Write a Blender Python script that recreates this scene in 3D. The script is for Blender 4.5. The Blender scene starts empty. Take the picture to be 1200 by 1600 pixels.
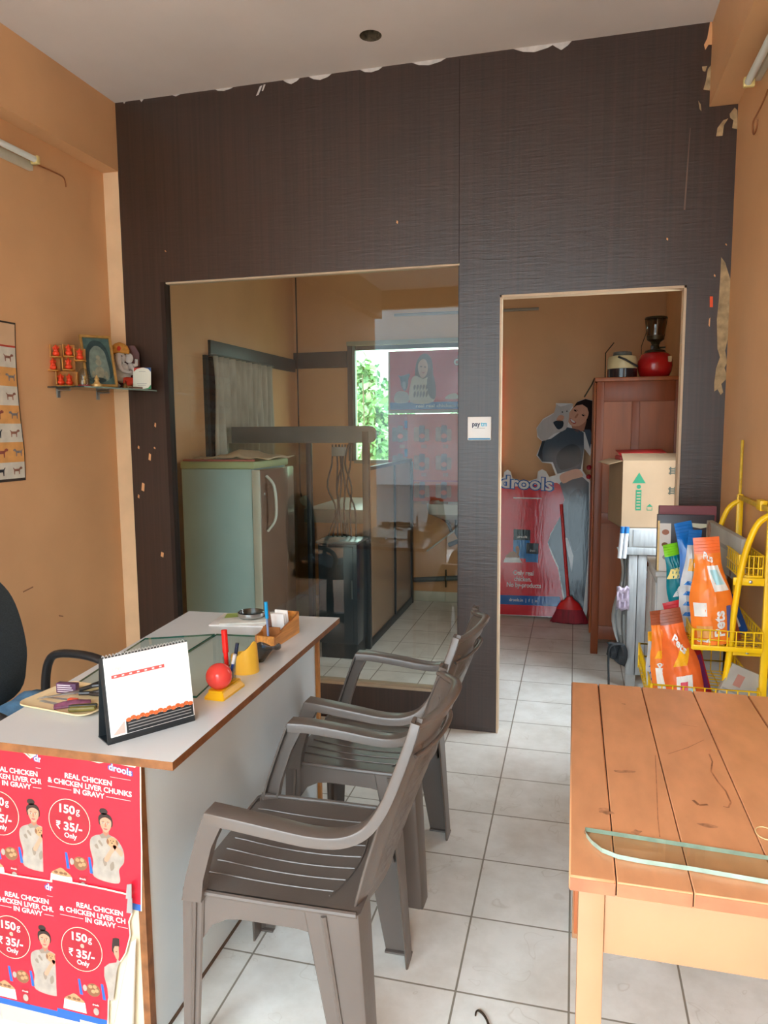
import bpy, bmesh, math, random
from mathutils import Matrix, Vector
random.seed(11)
SC = bpy.context.scene
COL = SC.collection
PI = math.pi

# ------------------------------------------------------------------ camera
CAM_H, YAW, PITCH, ROLL, FPX = 1.48, 0.254539, 0.114414, -0.0082796, 1142.53
_cy, _sy, _cp, _sp = math.cos(YAW), math.sin(YAW), math.cos(PITCH), math.sin(PITCH)
FWD = Vector((-_sy*_cp, _cy*_cp, -_sp))
_r = Vector((_cy, _sy, 0)); _u = _r.cross(FWD)
RGT = math.cos(ROLL)*_r + math.sin(ROLL)*_u
UPV = -math.sin(ROLL)*_r + math.cos(ROLL)*_u
EYE = Vector((0, 0, CAM_H))
cam_data = bpy.data.cameras.new('camera')
cam = bpy.data.objects.new('camera', cam_data); COL.objects.link(cam)
cam_data.sensor_fit = 'VERTICAL'; cam_data.sensor_height = 36.0
cam_data.lens = FPX*36.0/1600.0
cam_data.clip_start = 0.02; cam_data.clip_end = 200
cam.matrix_world = Matrix(((RGT.x, UPV.x, -FWD.x, 0), (RGT.y, UPV.y, -FWD.y, 0), (RGT.z, UPV.z, -FWD.z, CAM_H), (0, 0, 0, 1)))
SC.camera = cam

# ------------------------------------------------------------------ light
SC.view_settings.view_transform = 'Standard'; SC.view_settings.look = 'None'
SC.view_settings.gamma = 1.0; SC.view_settings.use_curve_mapping = False
SC.view_settings.exposure = EXPOSURE = 0.0
world = bpy.data.worlds.new('overcast_sky'); SC.world = world
world.use_nodes = True
wn = world.node_tree.nodes; wl = world.node_tree.links
bg = wn['Background']; bg.inputs['Strength'].default_value = 31.0
tc = wn.new('ShaderNodeTexCoord'); sep = wn.new('ShaderNodeSeparateXYZ'); wl.new(tc.outputs['Generated'], sep.inputs[0])
rmp = wn.new('ShaderNodeValToRGB'); wl.new(sep.outputs['Z'], rmp.inputs[0])
rmp.color_ramp.elements[0].position = 0.0; rmp.color_ramp.elements[0].color = (0.84/3, 0.94/3, 1.0/3, 1)
rmp.color_ramp.elements[1].position = 1.0; rmp.color_ramp.elements[1].color = (0.80, 0.92, 1.0, 1)
wl.new(rmp.outputs[0], bg.inputs['Color'])
def portal(name, loc, rot, sx, sy):
    d = bpy.data.lights.new(name, 'AREA'); d.shape = 'RECTANGLE'; d.size = sx; d.size_y = sy
    d.cycles.is_portal = True
    o = bpy.data.objects.new(name, d); COL.objects.link(o); o.location = loc; o.rotation_euler = rot
    return o
portal('shop_front_daylight', (-0.87, -1.82, 1.45), (PI/2, 0, 0), 3.0, 2.9)          # open shop front
portal('added_window_daylight', (0.77, 3.85, 1.55), (0, PI/2, 0), 1.3, 0.62)  # unseen side window, added to brighten the rear room
portal('rear_window_daylight', (-1.3, 6.20, 1.66), (-PI/2, 0, 0), 1.1, 0.92)          # rear window

# ------------------------------------------------------------------ helpers
def lin(c):
    c = c/255.0
    return c/12.92 if c <= 0.04045 else ((c+0.055)/1.055)**2.4
def rgb(r, g, b): return (lin(r), lin(g), lin(b), 1.0)
_M = {}
def mat(name, col, rough=0.5, metal=0.0, var=0.06, scale=6.0, bump=0.0, bscale=60.0, coat=0.0, spec=0.5, trans=0.0, emit=0.0, stretch=None, ior=1.45):
    """procedural principled material: base colour varied by noise, optional bump"""
    if name in _M: return _M[name]
    m = bpy.data.materials.new(name); m.use_nodes = True
    n = m.node_tree.nodes; l = m.node_tree.links; p = n['Principled BSDF']
    c = rgb(*col)
    p.inputs['Roughness'].default_value = rough; p.inputs['Metallic'].default_value = metal
    p.inputs['Specular IOR Level'].default_value = spec; p.inputs['Coat Weight'].default_value = coat
    p.inputs['Coat Roughness'].default_value = 0.08; p.inputs['Transmission Weight'].default_value = trans; p.inputs['IOR'].default_value = ior
    t = n.new('ShaderNodeTexCoord'); mp = n.new('ShaderNodeMapping'); l.new(t.outputs['Object'], mp.inputs['Vector'])
    if stretch: mp.inputs['Scale'].default_value = stretch
    if var > 0:
        z = n.new('ShaderNodeTexNoise'); z.inputs['Scale'].default_value = scale; z.inputs['Detail'].default_value = 5
        l.new(mp.outputs[0], z.inputs['Vector'])
        r = n.new('ShaderNodeValToRGB'); l.new(z.outputs['Fac'], r.inputs[0])
        r.color_ramp.elements[0].position = 0.3; r.color_ramp.elements[1].position = 0.7
        r.color_ramp.elements[0].color = tuple(max(0, x*(1-var*1.6)) for x in c[:3])+(1,)
        r.color_ramp.elements[1].color = tuple(min(1, x*(1+var)) for x in c[:3])+(1,)
        l.new(r.outputs[0], p.inputs['Base Color'])
    else: p.inputs['Base Color'].default_value = c
    if bump > 0:
        z2 = n.new('ShaderNodeTexNoise'); z2.inputs['Scale'].default_value = bscale; z2.inputs['Detail'].default_value = 3
        l.new(mp.outputs[0], z2.inputs['Vector'])
        b = n.new('ShaderNodeBump'); b.inputs['Strength'].default_value = bump; b.inputs['Distance'].default_value = 0.01
        l.new(z2.outputs['Fac'], b.inputs['Height']); l.new(b.outputs[0], p.inputs['Normal'])
    if emit:
        p.inputs['Emission Color'].default_value = c; p.inputs['Emission Strength'].default_value = emit
    _M[name] = m; return m
def glass(name, tint, refl=1.0, rough=0.0):
    """thin architectural glass: tinted straight-through plus fresnel mirror"""
    if name in _M: return _M[name]
    m = bpy.data.materials.new(name); m.use_nodes = True
    n = m.node_tree.nodes; l = m.node_tree.links; n.clear()
    o = n.new('ShaderNodeOutputMaterial'); t = n.new('ShaderNodeBsdfTransparent'); g = n.new('ShaderNodeBsdfGlossy'); x = n.new('ShaderNodeMixShader')
    t.inputs[0].default_value = rgb(*tint); g.inputs['Roughness'].default_value = rough
    lw = n.new('ShaderNodeLayerWeight'); pw = n.new('ShaderNodeMath'); pw.operation = 'POWER'; pw.inputs[1].default_value = 5.0
    l.new(lw.outputs['Facing'], pw.inputs[0])
    f = n.new('ShaderNodeMath'); f.operation = 'MULTIPLY_ADD'; f.inputs[1].default_value = 0.96; f.inputs[2].default_value = 0.04; l.new(pw.outputs[0], f.inputs[0])
    k = n.new('ShaderNodeMath'); k.operation = 'MULTIPLY'; k.inputs[1].default_value = refl; k.use_clamp = True
    l.new(f.outputs[0], k.inputs[0]); l.new(k.outputs[0], x.inputs[0]); l.new(t.outputs[0], x.inputs[1]); l.new(g.outputs[0], x.inputs[2]); l.new(x.outputs[0], o.inputs[0])
    _M[name] = m; return m

class PL:                                        # a plane to unproject on: point + normal
    def __init__(s, p, n): s.p = Vector(p); s.n = Vector(n)
def at(x, y, X=None, Y=None, Z=None, pl=None):
    d = RGT*((x-600)/FPX) + UPV*((800-y)/FPX) + FWD
    if pl: t = (pl.p-EYE).dot(pl.n)/d.dot(pl.n)
    elif X is not None: t = X/d.x
    elif Y is not None: t = Y/d.y
    else: t = (Z-CAM_H)/d.z
    return EYE + d*t

def frame(o, x, y):
    x = Vector(x).normalized(); z = x.cross(Vector(y)).normalized(); y = z.cross(x)
    o = Vector(o)
    return Matrix(((x.x, y.x, z.x, o.x), (x.y, y.y, z.y, o.y), (x.z, y.z, z.z, o.z), (0, 0, 0, 1)))
def TR(x=0, y=0, z=0, rz=0, rx=0, ry=0):
    return Matrix.Translation((x, y, z)) @ Matrix.Rotation(rz, 4, 'Z') @ Matrix.Rotation(ry, 4, 'Y') @ Matrix.Rotation(rx, 4, 'X')
def spl(pts, n=5, closed=True):
    """Catmull-Rom through points (any dimension)"""
    P = [Vector(p) for p in pts]; out = []; N = len(P)
    for i in range(N if closed else N-1):
        p0 = P[(i-1) % N] if closed or i > 0 else P[0]
        p1, p2 = P[i], P[(i+1) % N]
        p3 = P[(i+2) % N] if closed or i+2 < N else P[-1]
        for k in range(n):
            t = k/n
            out.append(0.5*((2*p1)+(p2-p0)*t+(2*p0-5*p1+4*p2-p3)*t*t+(3*p1-p0-3*p2+p3)*t**3))
    if not closed: out.append(P[-1])
    return out
def ellp(cx, cy, rx, ry, n=20, rot=0):
    c, s = math.cos(rot), math.sin(rot)
    return [Vector((cx+rx*math.cos(a)*c-ry*math.sin(a)*s, cy+rx*math.cos(a)*s+ry*math.sin(a)*c)) for a in (2*PI*i/n for i in range(n))]
def rrect(x0, x1, y0, y1, r, n=4):
    out = []
    for cx, cy, a in ((x1-r, y1-r, 0), (x0+r, y1-r, PI/2), (x0+r, y0+r, PI), (x1-r, y0+r, 1.5*PI)):
        for k in range(n+1):
            b = a+PI/2*k/n; out.append(Vector((cx+r*math.cos(b), cy+r*math.sin(b))))
    return out

_FONT = {}
def text_mesh(s, bold=0.0):
    key = (s, bold)
    if key in _FONT: return _FONT[key]
    c = bpy.data.curves.new('t', 'FONT'); c.body = s; c.size = 1.0; c.offset = bold; c.resolution_u = 3
    c.align_x = 'CENTER'; c.align_y = 'BOTTOM_BASELINE'
    o = bpy.data.objects.new('t', c); COL.objects.link(o)
    dg = bpy.context.evaluated_depsgraph_get(); dg.update()
    me = bpy.data.meshes.new_from_object(o.evaluated_get(dg))
    v = [Vector((p.co.x, p.co.y)) for p in me.vertices]; f = [tuple(p.vertices) for p in me.polygons]
    bpy.data.objects.remove(o); bpy.data.curves.remove(c); bpy.data.meshes.remove(me)
    _FONT[key] = (v, f); return v, f

class MB:
    """collects shapes, then builds ONE mesh object"""
    def __init__(s): s.v = []; s.f = []; s.mi = []; s.sm = []; s.mats = []
    def slot(s, m):
        if m not in s.mats: s.mats.append(m)
        return s.mats.index(m)
    def add(s, verts, faces, m, smooth=False, M=None):
        k = len(s.v); i = s.slot(m)
        s.v += [(M @ Vector(v)) if M is not None else Vector(v) for v in verts]
        for f in faces: s.f.append(tuple(a+k for a in f)); s.mi.append(i); s.sm.append(smooth)
        return s
    def box(s, x0, x1, y0, y1, z0, z1, m, b=0.0, M=None, seg=2):
        if b <= 0:
            V = [(x, y, z) for z in (z0, z1) for y in (y0, y1) for x in (x0, x1)]
            return s.add(V, [(0, 2, 3, 1), (4, 5, 7, 6), (0, 1, 5, 4), (2, 6, 7, 3), (0, 4, 6, 2), (1, 3, 7, 5)], m, False, M)
        bm = bmesh.new(); bmesh.ops.create_cube(bm, size=1.0)
        for v in bm.verts: v.co = Vector(((x0+x1)/2+v.co.x*(x1-x0), (y0+y1)/2+v.co.y*(y1-y0), (z0+z1)/2+v.co.z*(z1-z0)))
        bmesh.ops.bevel(bm, geom=bm.edges[:], offset=min(b, 0.49*min(x1-x0, y1-y0, z1-z0)), segments=seg, affect='EDGES', profile=0.5)
        bm.verts.index_update()
        s.add([v.co.copy() for v in bm.verts], [tuple(v.index for v in f.verts) for f in bm.faces], m, True, M); bm.free(); return s
    def prism(s, poly, t, m, M=None, smooth=False, m2=None):
        """polygon in local xy, extruded 0..t along local z; m2 for the sides"""
        n = len(poly); V = [(p[0], p[1], 0) for p in poly]+[(p[0], p[1], t) for p in poly]
        s.add(V, [tuple(range(n))[::-1], tuple(range(n, 2*n))], m, False, M)
        return s.add(V, [(i, (i+1) % n, n+(i+1) % n, n+i) for i in range(n)], m2 or m, smooth, M)
    def flat(s, poly, z, m, M=None):
        a = sum(poly[i][0]*poly[(i+1) % len(poly)][1]-poly[(i+1) % len(poly)][0]*poly[i][1] for i in range(len(poly)))
        P = list(poly) if a > 0 else list(poly)[::-1]
        return s.add([(p[0], p[1], z) for p in P], [tuple(range(len(P)))], m, False, M)
    def text(s, t, x, y, size, z, m, M=None, bold=0.0, rot=0.0, width=None, wave=None, left=False):
        v, f = text_mesh(t, bold)
        if not v: return s
        w = max(p.x for p in v)-min(p.x for p in v); sx = size*(width/(w*size)) if width else size
        off = -min(p.x for p in v) if left else 0
        c, q = math.cos(rot), math.sin(rot)
        V = []
        for p in v:
            px, py = (p.x+off)*sx, p.y*size
            if wave: py += wave(px)
            V.append((x+px*c-py*q, y+px*q+py*c, z))
        return s.add(V, f, m, False, M)
    def stroke(s, pts, w, z, m, M=None):
        P = [Vector(p[:2]) for p in pts]; V = []
        for i, p in enumerate(P):
            t = (P[min(i+1, len(P)-1)]-P[max(i-1, 0)]).normalized(); n_ = Vector((-t.y, t.x))*w/2
            V += [(p.x+n_.x, p.y+n_.y, z), (p.x-n_.x, p.y-n_.y, z)]
        return s.add(V, [(2*i, 2*i+1, 2*i+3, 2*i+2) for i in range(len(P)-1)], m, False, M)
    def tube(s, pts, r, m, n=8, closed=False, M=None, flat=1.0):
        P = [Vector(p) for p in pts]; N = len(P); V = []; prev = None
        R = r if isinstance(r, (list, tuple)) else [r]*N
        for i in range(N):
            a = P[(i-1) % N] if closed or i > 0 else P[i]; b = P[(i+1) % N] if closed or i < N-1 else P[i]
            t = (b-a).normalized() if (b-a).length > 1e-9 else Vector((0, 0, 1))
            if prev is None:
                q = Vector((0, 0, 1)) if abs(t.z) < 0.9 else Vector((1, 0, 0)); e1 = t.cross(q).normalized()
            else:
                e1 = prev-t*prev.dot(t); e1 = e1.normalized() if e1.length > 1e-6 else t.orthogonal().normalized()
            prev = e1; e2 = t.cross(e1)
            V += [P[i]+R[i]*(e1*math.cos(2*PI*k/n)+flat*e2*math.sin(2*PI*k/n)) for k in range(n)]
        F = [(i*n+k, i*n+(k+1) % n, ((i+1) % N)*n+(k+1) % n, ((i+1) % N)*n+k) for i in range(N if closed else N-1) for k in range(n)]
        s.add(V, F, m, True, M)
        if not closed: s.add(V[:n], [tuple(range(n))[::-1]], m, False, M); s.add(V[-n:], [tuple(range(n))], m, False, M)
        return s
    def lathe(s, prof, m, n=24, M=None, smooth=True, arc=None):
        K = len(prof); V = []
        for r, z in prof: V += [(r*math.cos(2*PI*k/n), r*math.sin(2*PI*k/n), z) for k in range(n)]
        F = [(i*n+k, i*n+(k+1) % n, (i+1)*n+(k+1) % n, (i+1)*n+k) for i in range(K-1) for k in range(n)]
        return s.add(V, F, m, smooth, M)
    def ell(s, c, r, m, n=16, M=None):
        r = (r, r, r) if not isinstance(r, (tuple, list)) else r; K = n//2; V = []
        for i in range(K+1):
            a = -PI/2+PI*i/K; q = max(math.cos(a), 1e-4)
            V += [(c[0]+r[0]*q*math.cos(2*PI*k/n), c[1]+r[1]*q*math.sin(2*PI*k/n), c[2]+r[2]*math.sin(a)) for k in range(n)]
        return s.add(V, [(i*n+k, i*n+(k+1) % n, (i+1)*n+(k+1) % n, (i+1)*n+k) for i in range(K) for k in range(n)], m, True, M)
    def loft(s, secs, m, smooth=True, caps=True, M=None, closed=True):
        n = len(secs[0]); V = [p for q in secs for p in q]
        F = [(i*n+k, i*n+(k+1) % n, (i+1)*n+(k+1) % n, (i+1)*n+k) for i in range(len(secs)-1) for k in range(n if closed else n-1)]
        s.add(V, F, m, smooth, M)
        if caps and closed: s.add(secs[0], [tuple(range(n))[::-1]], m, False, M); s.add(secs[-1], [tuple(range(n))], m, False, M)
        return s
    def grid(s, rows, m, smooth=True, M=None):
        n = len(rows[0]); V = [p for q in rows for p in q]
        return s.add(V, [(i*n+k, i*n+k+1, (i+1)*n+k+1, (i+1)*n+k) for i in range(len(rows)-1) for k in range(n-1)], m, smooth, M)
    def build(s, name, parent=None, fix=True, solid=0.0, origin=None):
        me = bpy.data.meshes.new(name)
        if parent is not None: inv = WM[parent.name_full].inverted(); V = [inv @ v for v in s.v]; off = None
        else:
            lo = [min(v[i] for v in s.v) for i in range(3)]; hi = [max(v[i] for v in s.v) for i in range(3)]
            off = Vector(origin) if origin is not None else Vector(((lo[0]+hi[0])/2, (lo[1]+hi[1])/2, lo[2])); V = [v-off for v in s.v]
        me.from_pydata([tuple(v) for v in V], [], s.f)
        for m in s.mats: me.materials.append(m)
        for p, i, q in zip(me.polygons, s.mi, s.sm): p.material_index = i; p.use_smooth = q
        if fix:
            bm = bmesh.new(); bm.from_mesh(me)
            if any(s.sm): bmesh.ops.remove_doubles(bm, verts=bm.verts[:], dist=1e-6)
            bm.to_mesh(me); bm.free()
        me.update()
        if any(s.sm): me.set_sharp_from_angle(angle=math.radians(38))
        o = bpy.data.objects.new(name, me); COL.objects.link(o)
        if parent is not None: o.parent = parent; WM[o.name_full] = WM[parent.name_full]
        else: o.location = off; WM[o.name_full] = Matrix.Translation(off)
        if solid:
            q = o.modifiers.new('thickness', 'SOLIDIFY'); q.thickness = solid; q.offset = 0
        return o
WM = {}
def tag(o, label, cat, group=None):
    o['label'] = label; o['category'] = cat
    if group: o['group'] = group
    return o
def thing(name, label, cat, loc=(0, 0, 0), rz=0.0, group=None):
    o = bpy.data.objects.new(name, None); COL.objects.link(o); o.empty_display_size = 0.05
    o.location = loc; o.rotation_euler = (0, 0, rz)
    WM[o.name_full] = Matrix.Translation(loc) @ Matrix.Rotation(rz, 4, 'Z')
    return tag(o, label, cat, group)
def struct(o): o['kind'] = 'structure'; return o
def dup(root, loc, rz, label):
    """a copy of a thing with copies of its parts and sub-parts"""
    def rec(o, par):
        c = o.copy(); COL.objects.link(c); c.parent = par
        for ch in [x for x in o.children]: rec(ch, c)
        return c
    r = rec(root, None); r.location = loc; r.rotation_euler = (0, 0, rz); r['label'] = label
    return r
# ------------------------------------------------------------------ room shell
XL, XR, YP, YB, ZC, YF = -2.37, 0.622, 3.44, 6.06, 3.12, -1.8
ORANGE = mat('orange_wall_paint', (218, 168, 120), 0.5, var=0.05, scale=2.5, bump=0.08, bscale=25)
CEILP = mat('ceiling_paint', (214, 204, 196), 0.7, var=0.05, scale=1.5)
PUTTY = mat('scraped_putty', (176, 150, 112), 0.9, var=0.25, scale=30)
WHITEP = mat('white_plaster_smear', (205, 198, 192), 0.9, var=0.1, scale=30)
CREAM = mat('cream_trim', (205, 180, 150), 0.5)

def laminate():
    m = bpy.data.materials.new('dark_wood_laminate'); m.use_nodes = True
    n = m.node_tree.nodes; l = m.node_tree.links; p = n['Principled BSDF']
    t = n.new('ShaderNodeTexCoord')
    a = n.new('ShaderNodeMapping'); a.inputs['Scale'].default_value = (90, 90, 1.2); l.new(t.outputs['Object'], a.inputs[0])
    z = n.new('ShaderNodeTexNoise'); z.inputs['Scale'].default_value = 1.0; z.inputs['Detail'].default_value = 4; l.new(a.outputs[0], z.inputs[0])
    r = n.new('ShaderNodeValToRGB'); l.new(z.outputs['Fac'], r.inputs[0])
    r.color_ramp.elements[0].position = 0.3; r.color_ramp.elements[0].color = rgb(46, 30, 22)
    r.color_ramp.elements[1].position = 0.75; r.color_ramp.elements[1].color = rgb(63, 43, 34)
    l.new(r.outputs[0], p.inputs['Base Color'])
    b1 = n.new('ShaderNodeMapping'); b1.inputs['Scale'].default_value = (7, 7, 85); l.new(t.outputs['Object'], b1.inputs[0])
    w = n.new('ShaderNodeTexNoise'); w.inputs['Scale'].default_value = 1.0; w.inputs['Detail'].default_value = 3; w.inputs['Distortion'].default_value = 0.6
    l.new(b1.outputs[0], w.inputs[0])
    b = n.new('ShaderNodeBump'); b.inputs['Strength'].default_value = 0.22; b.inputs['Distance'].default_value = 0.004
    l.new(w.outputs['Fac'], b.inputs['Height']); l.new(b.outputs[0], p.inputs['Normal'])
    p.inputs['Roughness'].default_value = 0.36; p.inputs['Specular IOR Level'].default_value = 0.75
    return m
LAM = laminate()

def tiles():
    m = bpy.data.materials.new('beige_floor_tiles'); m.use_nodes = True
    n = m.node_tree.nodes; l = m.node_tree.links; p = n['Principled BSDF']
    t = n.new('ShaderNodeTexCoord'); mp = n.new('ShaderNodeMapping'); l.new(t.outputs['Object'], mp.inputs[0])
    mp.inputs['Location'].default_value = TILE_OFF
    k = n.new('ShaderNodeTexBrick'); k.offset = 0.0; k.squash = 1.0
    k.inputs['Scale'].default_value = 1.0; k.inputs['Brick Width'].default_value = 0.29; k.inputs['Row Height'].default_value = 0.3055
    k.inputs['Mortar Size'].default_value = 0.0030; k.inputs['Mortar Smooth'].default_value = 0.1; k.inputs['Bias'].default_value = 0
    k.inputs['Color1'].default_value = rgb(234, 234, 229); k.inputs['Color2'].default_value = rgb(239, 239, 235); k.inputs['Mortar'].default_value = rgb(150, 144, 132)
    l.new(mp.outputs[0], k.inputs['Vector'])
    z = n.new('ShaderNodeTexNoise'); z.inputs['Scale'].default_value = 4.0; z.inputs['Detail'].default_value = 8; z.inputs['Roughness'].default_value = 0.65; l.new(t.outputs['Object'], z.inputs[0])
    r = n.new('ShaderNodeValToRGB'); l.new(z.outputs['Fac'], r.inputs[0])
    r.color_ramp.elements[0].position = 0.32; r.color_ramp.elements[0].color = (0.80, 0.78, 0.75, 1)
    r.color_ramp.elements[1].position = 0.60; r.color_ramp.elements[1].color = (1, 1, 1, 1)
    # thin dark scuffs: edge of a warped noise
    z2 = n.new('ShaderNodeTexNoise'); z2.inputs['Scale'].default_value = 5.0; z2.inputs['Detail'].default_value = 2; z2.inputs['Distortion'].default_value = 1.5; l.new(t.outputs['Object'], z2.inputs[0])
    r2 = n.new('ShaderNodeValToRGB'); l.new(z2.outputs['Fac'], r2.inputs[0])
    e = r2.color_ramp.elements; e[0].position = 0.385; e[0].color = (1, 1, 1, 1); e[1].position = 0.40; e[1].color = (1, 1, 1, 1)
    q = e.new(0.392); q.color = (0.86, 0.84, 0.81, 1)
    x = n.new('ShaderNodeMix'); x.data_type = 'RGBA'; x.blend_type = 'MULTIPLY'; x.inputs[0].default_value = 1.0
    l.new(k.outputs['Color'], x.inputs[6]); l.new(r.outputs[0], x.inputs[7])
    x2 = n.new('ShaderNodeMix'); x2.data_type = 'RGBA'; x2.blend_type = 'MULTIPLY'; x2.inputs[0].default_value = 1.0
    l.new(x.outputs[2], x2.inputs[6]); l.new(r2.outputs[0], x2.inputs[7])
    l.new(x2.outputs[2], p.inputs['Base Color'])
    b = n.new('ShaderNodeBump'); b.inputs['Strength'].default_value = 0.5; b.inputs['Distance'].default_value = 0.002; b.invert = True
    l.new(k.outputs['Fac'], b.inputs['Height']); l.new(b.outputs[0], p.inputs['Normal'])
    p.inputs['Roughness'].default_value = 0.30; p.inputs['Specular IOR Level'].default_value = 0.4
    return m
FL_C = ((XL+0.655)/2, (YF+YB)/2)                          # floor object's origin
TILE_OFF = (FL_C[0]-0.016+0.29*20, FL_C[1]-2.068+0.3055*20, 0)
TILES = tiles()
f = MB().box(XL-0.1, 0.755, YF, YB+0.1, -0.08, 0.0, TILES)
struct(f.build('floor', origin=(FL_C[0], FL_C[1], 0)))

c = MB()
hx, hy, hr = -0.866, 3.17, 0.047                           # round hole left by a downlight
ring = ellp(hx, hy, hr, hr, 24)
outer = [Vector((hx+0.15*a, hy+0.15*b)) for a, b in ((1, 0), (1, 1), (0, 1), (-1, 1), (-1, 0), (-1, -1), (0, -1), (1, -1))]
V = [(p.x, p.y, ZC) for p in ring]+[(p.x, p.y, ZC) for p in outer]
F = []
for i in range(8):
    a = [24+i]+[24+(i+1) % 8]+[((i+1)*3-j) % 24 for j in range(4)]
    F.append(tuple(a)[::-1])
c.add(V, F, CEILP)
x0, x1, y0, y1 = XL-0.1, 0.755, YF, YB+0.1
hb = (hx-0.15, hx+0.15, hy-0.15, hy+0.15)
for (a, b, d, e) in ((x0, hb[0], y0, y1), (hb[1], x1, y0, y1), (hb[0], hb[1], y0, hb[2]), (hb[0], hb[1], hb[3], y1)):
    c.add([(a, d, ZC), (b, d, ZC), (b, e, ZC), (a, e, ZC)], [(3, 2, 1, 0)], CEILP)
c.box(x0, x1, y0, y1, ZC+0.06, ZC+0.12, CEILP)
HOLE = mat('hole_inside', (96, 84, 66), 0.9, var=0.4, scale=60)
c.add([(p.x, p.y, ZC) for p in ring]+[(p.x, p.y, ZC+0.055) for p in ring], [(i, (i+1) % 24, 24+(i+1) % 24, 24+i) for i in range(24)], HOLE, True)
c.add([(p.x, p.y, ZC+0.055) for p in ring], [tuple(range(24))[::-1]], HOLE)
struct(c.build('ceiling', fix=False))

w = MB().box(XL-0.1, XL, YF, YB+0.1, 0, ZC, ORANGE)
SCUFF = mat('wall_scuff', (150, 106, 74), 0.8)
for (px, py, qx, qy) in ((36, 926, 52, 918), (92, 963, 99, 964)):
    a, b = at(px, py, X=XL+0.001), at(qx, qy, X=XL+0.001)
    w.add([a, b, b+Vector((0, 0, 0.006)), a+Vector((0, 0, 0.006))], [(0, 1, 2, 3)], SCUFF)
struct(w.build('wall_left'))
w = MB().box(XR, XR+0.1, YF, YP+0.06, 0, ZC, ORANGE)
for (a, b, d, e) in ((YP+0.06, 3.55, 0, ZC), (4.15, YB+0.1, 0, ZC), (3.55, 4.15, 0, 0.9), (3.55, 4.15, 2.2, ZC)): w.box(0.655, 0.755, a, b, d, e, ORANGE)  # gap left for the added side window
struct(w.build('wall_right'))
# rear wall with the window opening
WX0, WX1, WZ0, WZ1 = -1.835, -0.62, 1.20, 2.17
w = MB()
for (a, b, d, e) in ((XL-0.1, WX0, 0, ZC), (WX1, 0.755, 0, ZC), (WX0, WX1, 0, WZ0), (WX0, WX1, WZ1, ZC)):
    w.box(a, b, YB, YB+0.1, d, e, ORANGE)
struct(w.build('wall_back'))
# front wall above the open shop front, behind the photographer
w = MB().box(XL-0.1, XR+0.1, YF-0.1, YF, 2.90, ZC+0.1, ORANGE)
struct(w.build('wall_front'))
g = MB().box(-12, 12, -16, YF, -0.2, -0.03, mat('outside_concrete', (84, 86, 86), 0.9, var=0.1, scale=1.0))
o = struct(g.build('ground'))
# unseen wall across the street, added to keep bright sky out of reflections
w = MB().box(-12, 12, -12.3, -12.0, -0.03, 5.5, mat('added_wall_plaster', (168, 176, 178), 0.9, var=0.2, scale=0.6))
struct(w.build('wall_street_added'))

# beams and the strip of wall beside the partition
b = MB().box(XL, -2.28, YF, YP, 2.79, ZC, ORANGE)
struct(b.build('trim_1'))
b = MB().box(0.512, XR, YF, YP, 2.79, ZC, ORANGE)
struct(b.build('trim_2'))
b = MB().box(XL, -2.282, YP, YP+0.06, 0, ZC, mat('orange_paint_daylit', (232, 194, 152), 0.5, bump=0.08, bscale=25))  # wall paint made paler, the daylight on this strip put into its colour
struct(b.build('trim_3'))

# the dark laminate partition, pierced by a window and a doorway
PW = (-2.067, -0.528, 0.180, 2.229); PD = (-0.341, 0.451, 2.075)
p = MB()
for (a, b_, d, e) in ((-2.282, PW[0], 0, ZC), (PW[0], PW[1], PW[3], ZC), (PW[0], PW[1], 0, PW[2]), (PW[1], PD[0], 0, ZC), (PD[0], PD[1], PD[2], ZC), (PD[1], XR, 0, ZC)):
    p.box(a, b_, YP, YP+0.06, d, e, LAM)
def decal(mb, px, m, off=0.0012):
    P = [at(x, y, Y=YP-off) for x, y in px]
    a = sum(P[i].x*P[(i+1) % len(P)].z-P[(i+1) % len(P)].x*P[i].z for i in range(len(P)))
    if a < 0: P = P[::-1]
    mb.add(P, [tuple(range(len(P)))], m)
ORG = mat('orange_paint_drip', (226, 168, 116), 0.6)
decal(p, [(1127, 402), (1133, 410), (1141, 436), (1143, 445), (1141, 470), (1140, 500), (1137, 530), (1133, 548), (1136, 566), (1132, 575), (1137, 590), (1127, 600), (1130, 613), (1126, 617), (1121, 608), (1116, 612), (1116, 598), (1119, 575), (1125, 558), (1121, 545), (1120, 500), (1123, 470), (1125, 440)], PUTTY)
decal(p, [(1119, 213), (1121, 200), (1130, 188), (1138, 185), (1131, 196), (1129, 212)], PUTTY)
decal(p, [(1140, 178), (1148, 168), (1152, 172), (1152, 202), (1144, 200), (1146, 188), (1141, 184)], PUTTY)
decal(p, [(1100, 70), (1105, 60), (1110, 32), (1113, 35), (1113, 70), (1107, 70), (1102, 78)], ORG)
decal(p, [(1106, 108), (1112, 100), (1112, 142), (1099, 140), (1103, 126)], PUTTY)
decal(p, [(1097, 104), (1105, 103), (1102, 112), (1098, 111)], PUTTY)
decal(p, [(1091, 157), (1095, 163), (1096, 174), (1093, 170)], PUTTY)
decal(p, [(1109, 463), (1114, 463), (1114, 480), (1109, 480)], mat('red_orange_mark', (226, 84, 40), 0.6))
decal(p, [(1108, 498), (1110, 496), (1109, 511), (1107, 508)], ORG)
decal(p, [(400, 150), (406, 135), (410, 133), (404, 148)], WHITEP); decal(p, [(409, 142), (412, 132), (415, 132), (411, 142)], WHITEP)
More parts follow.
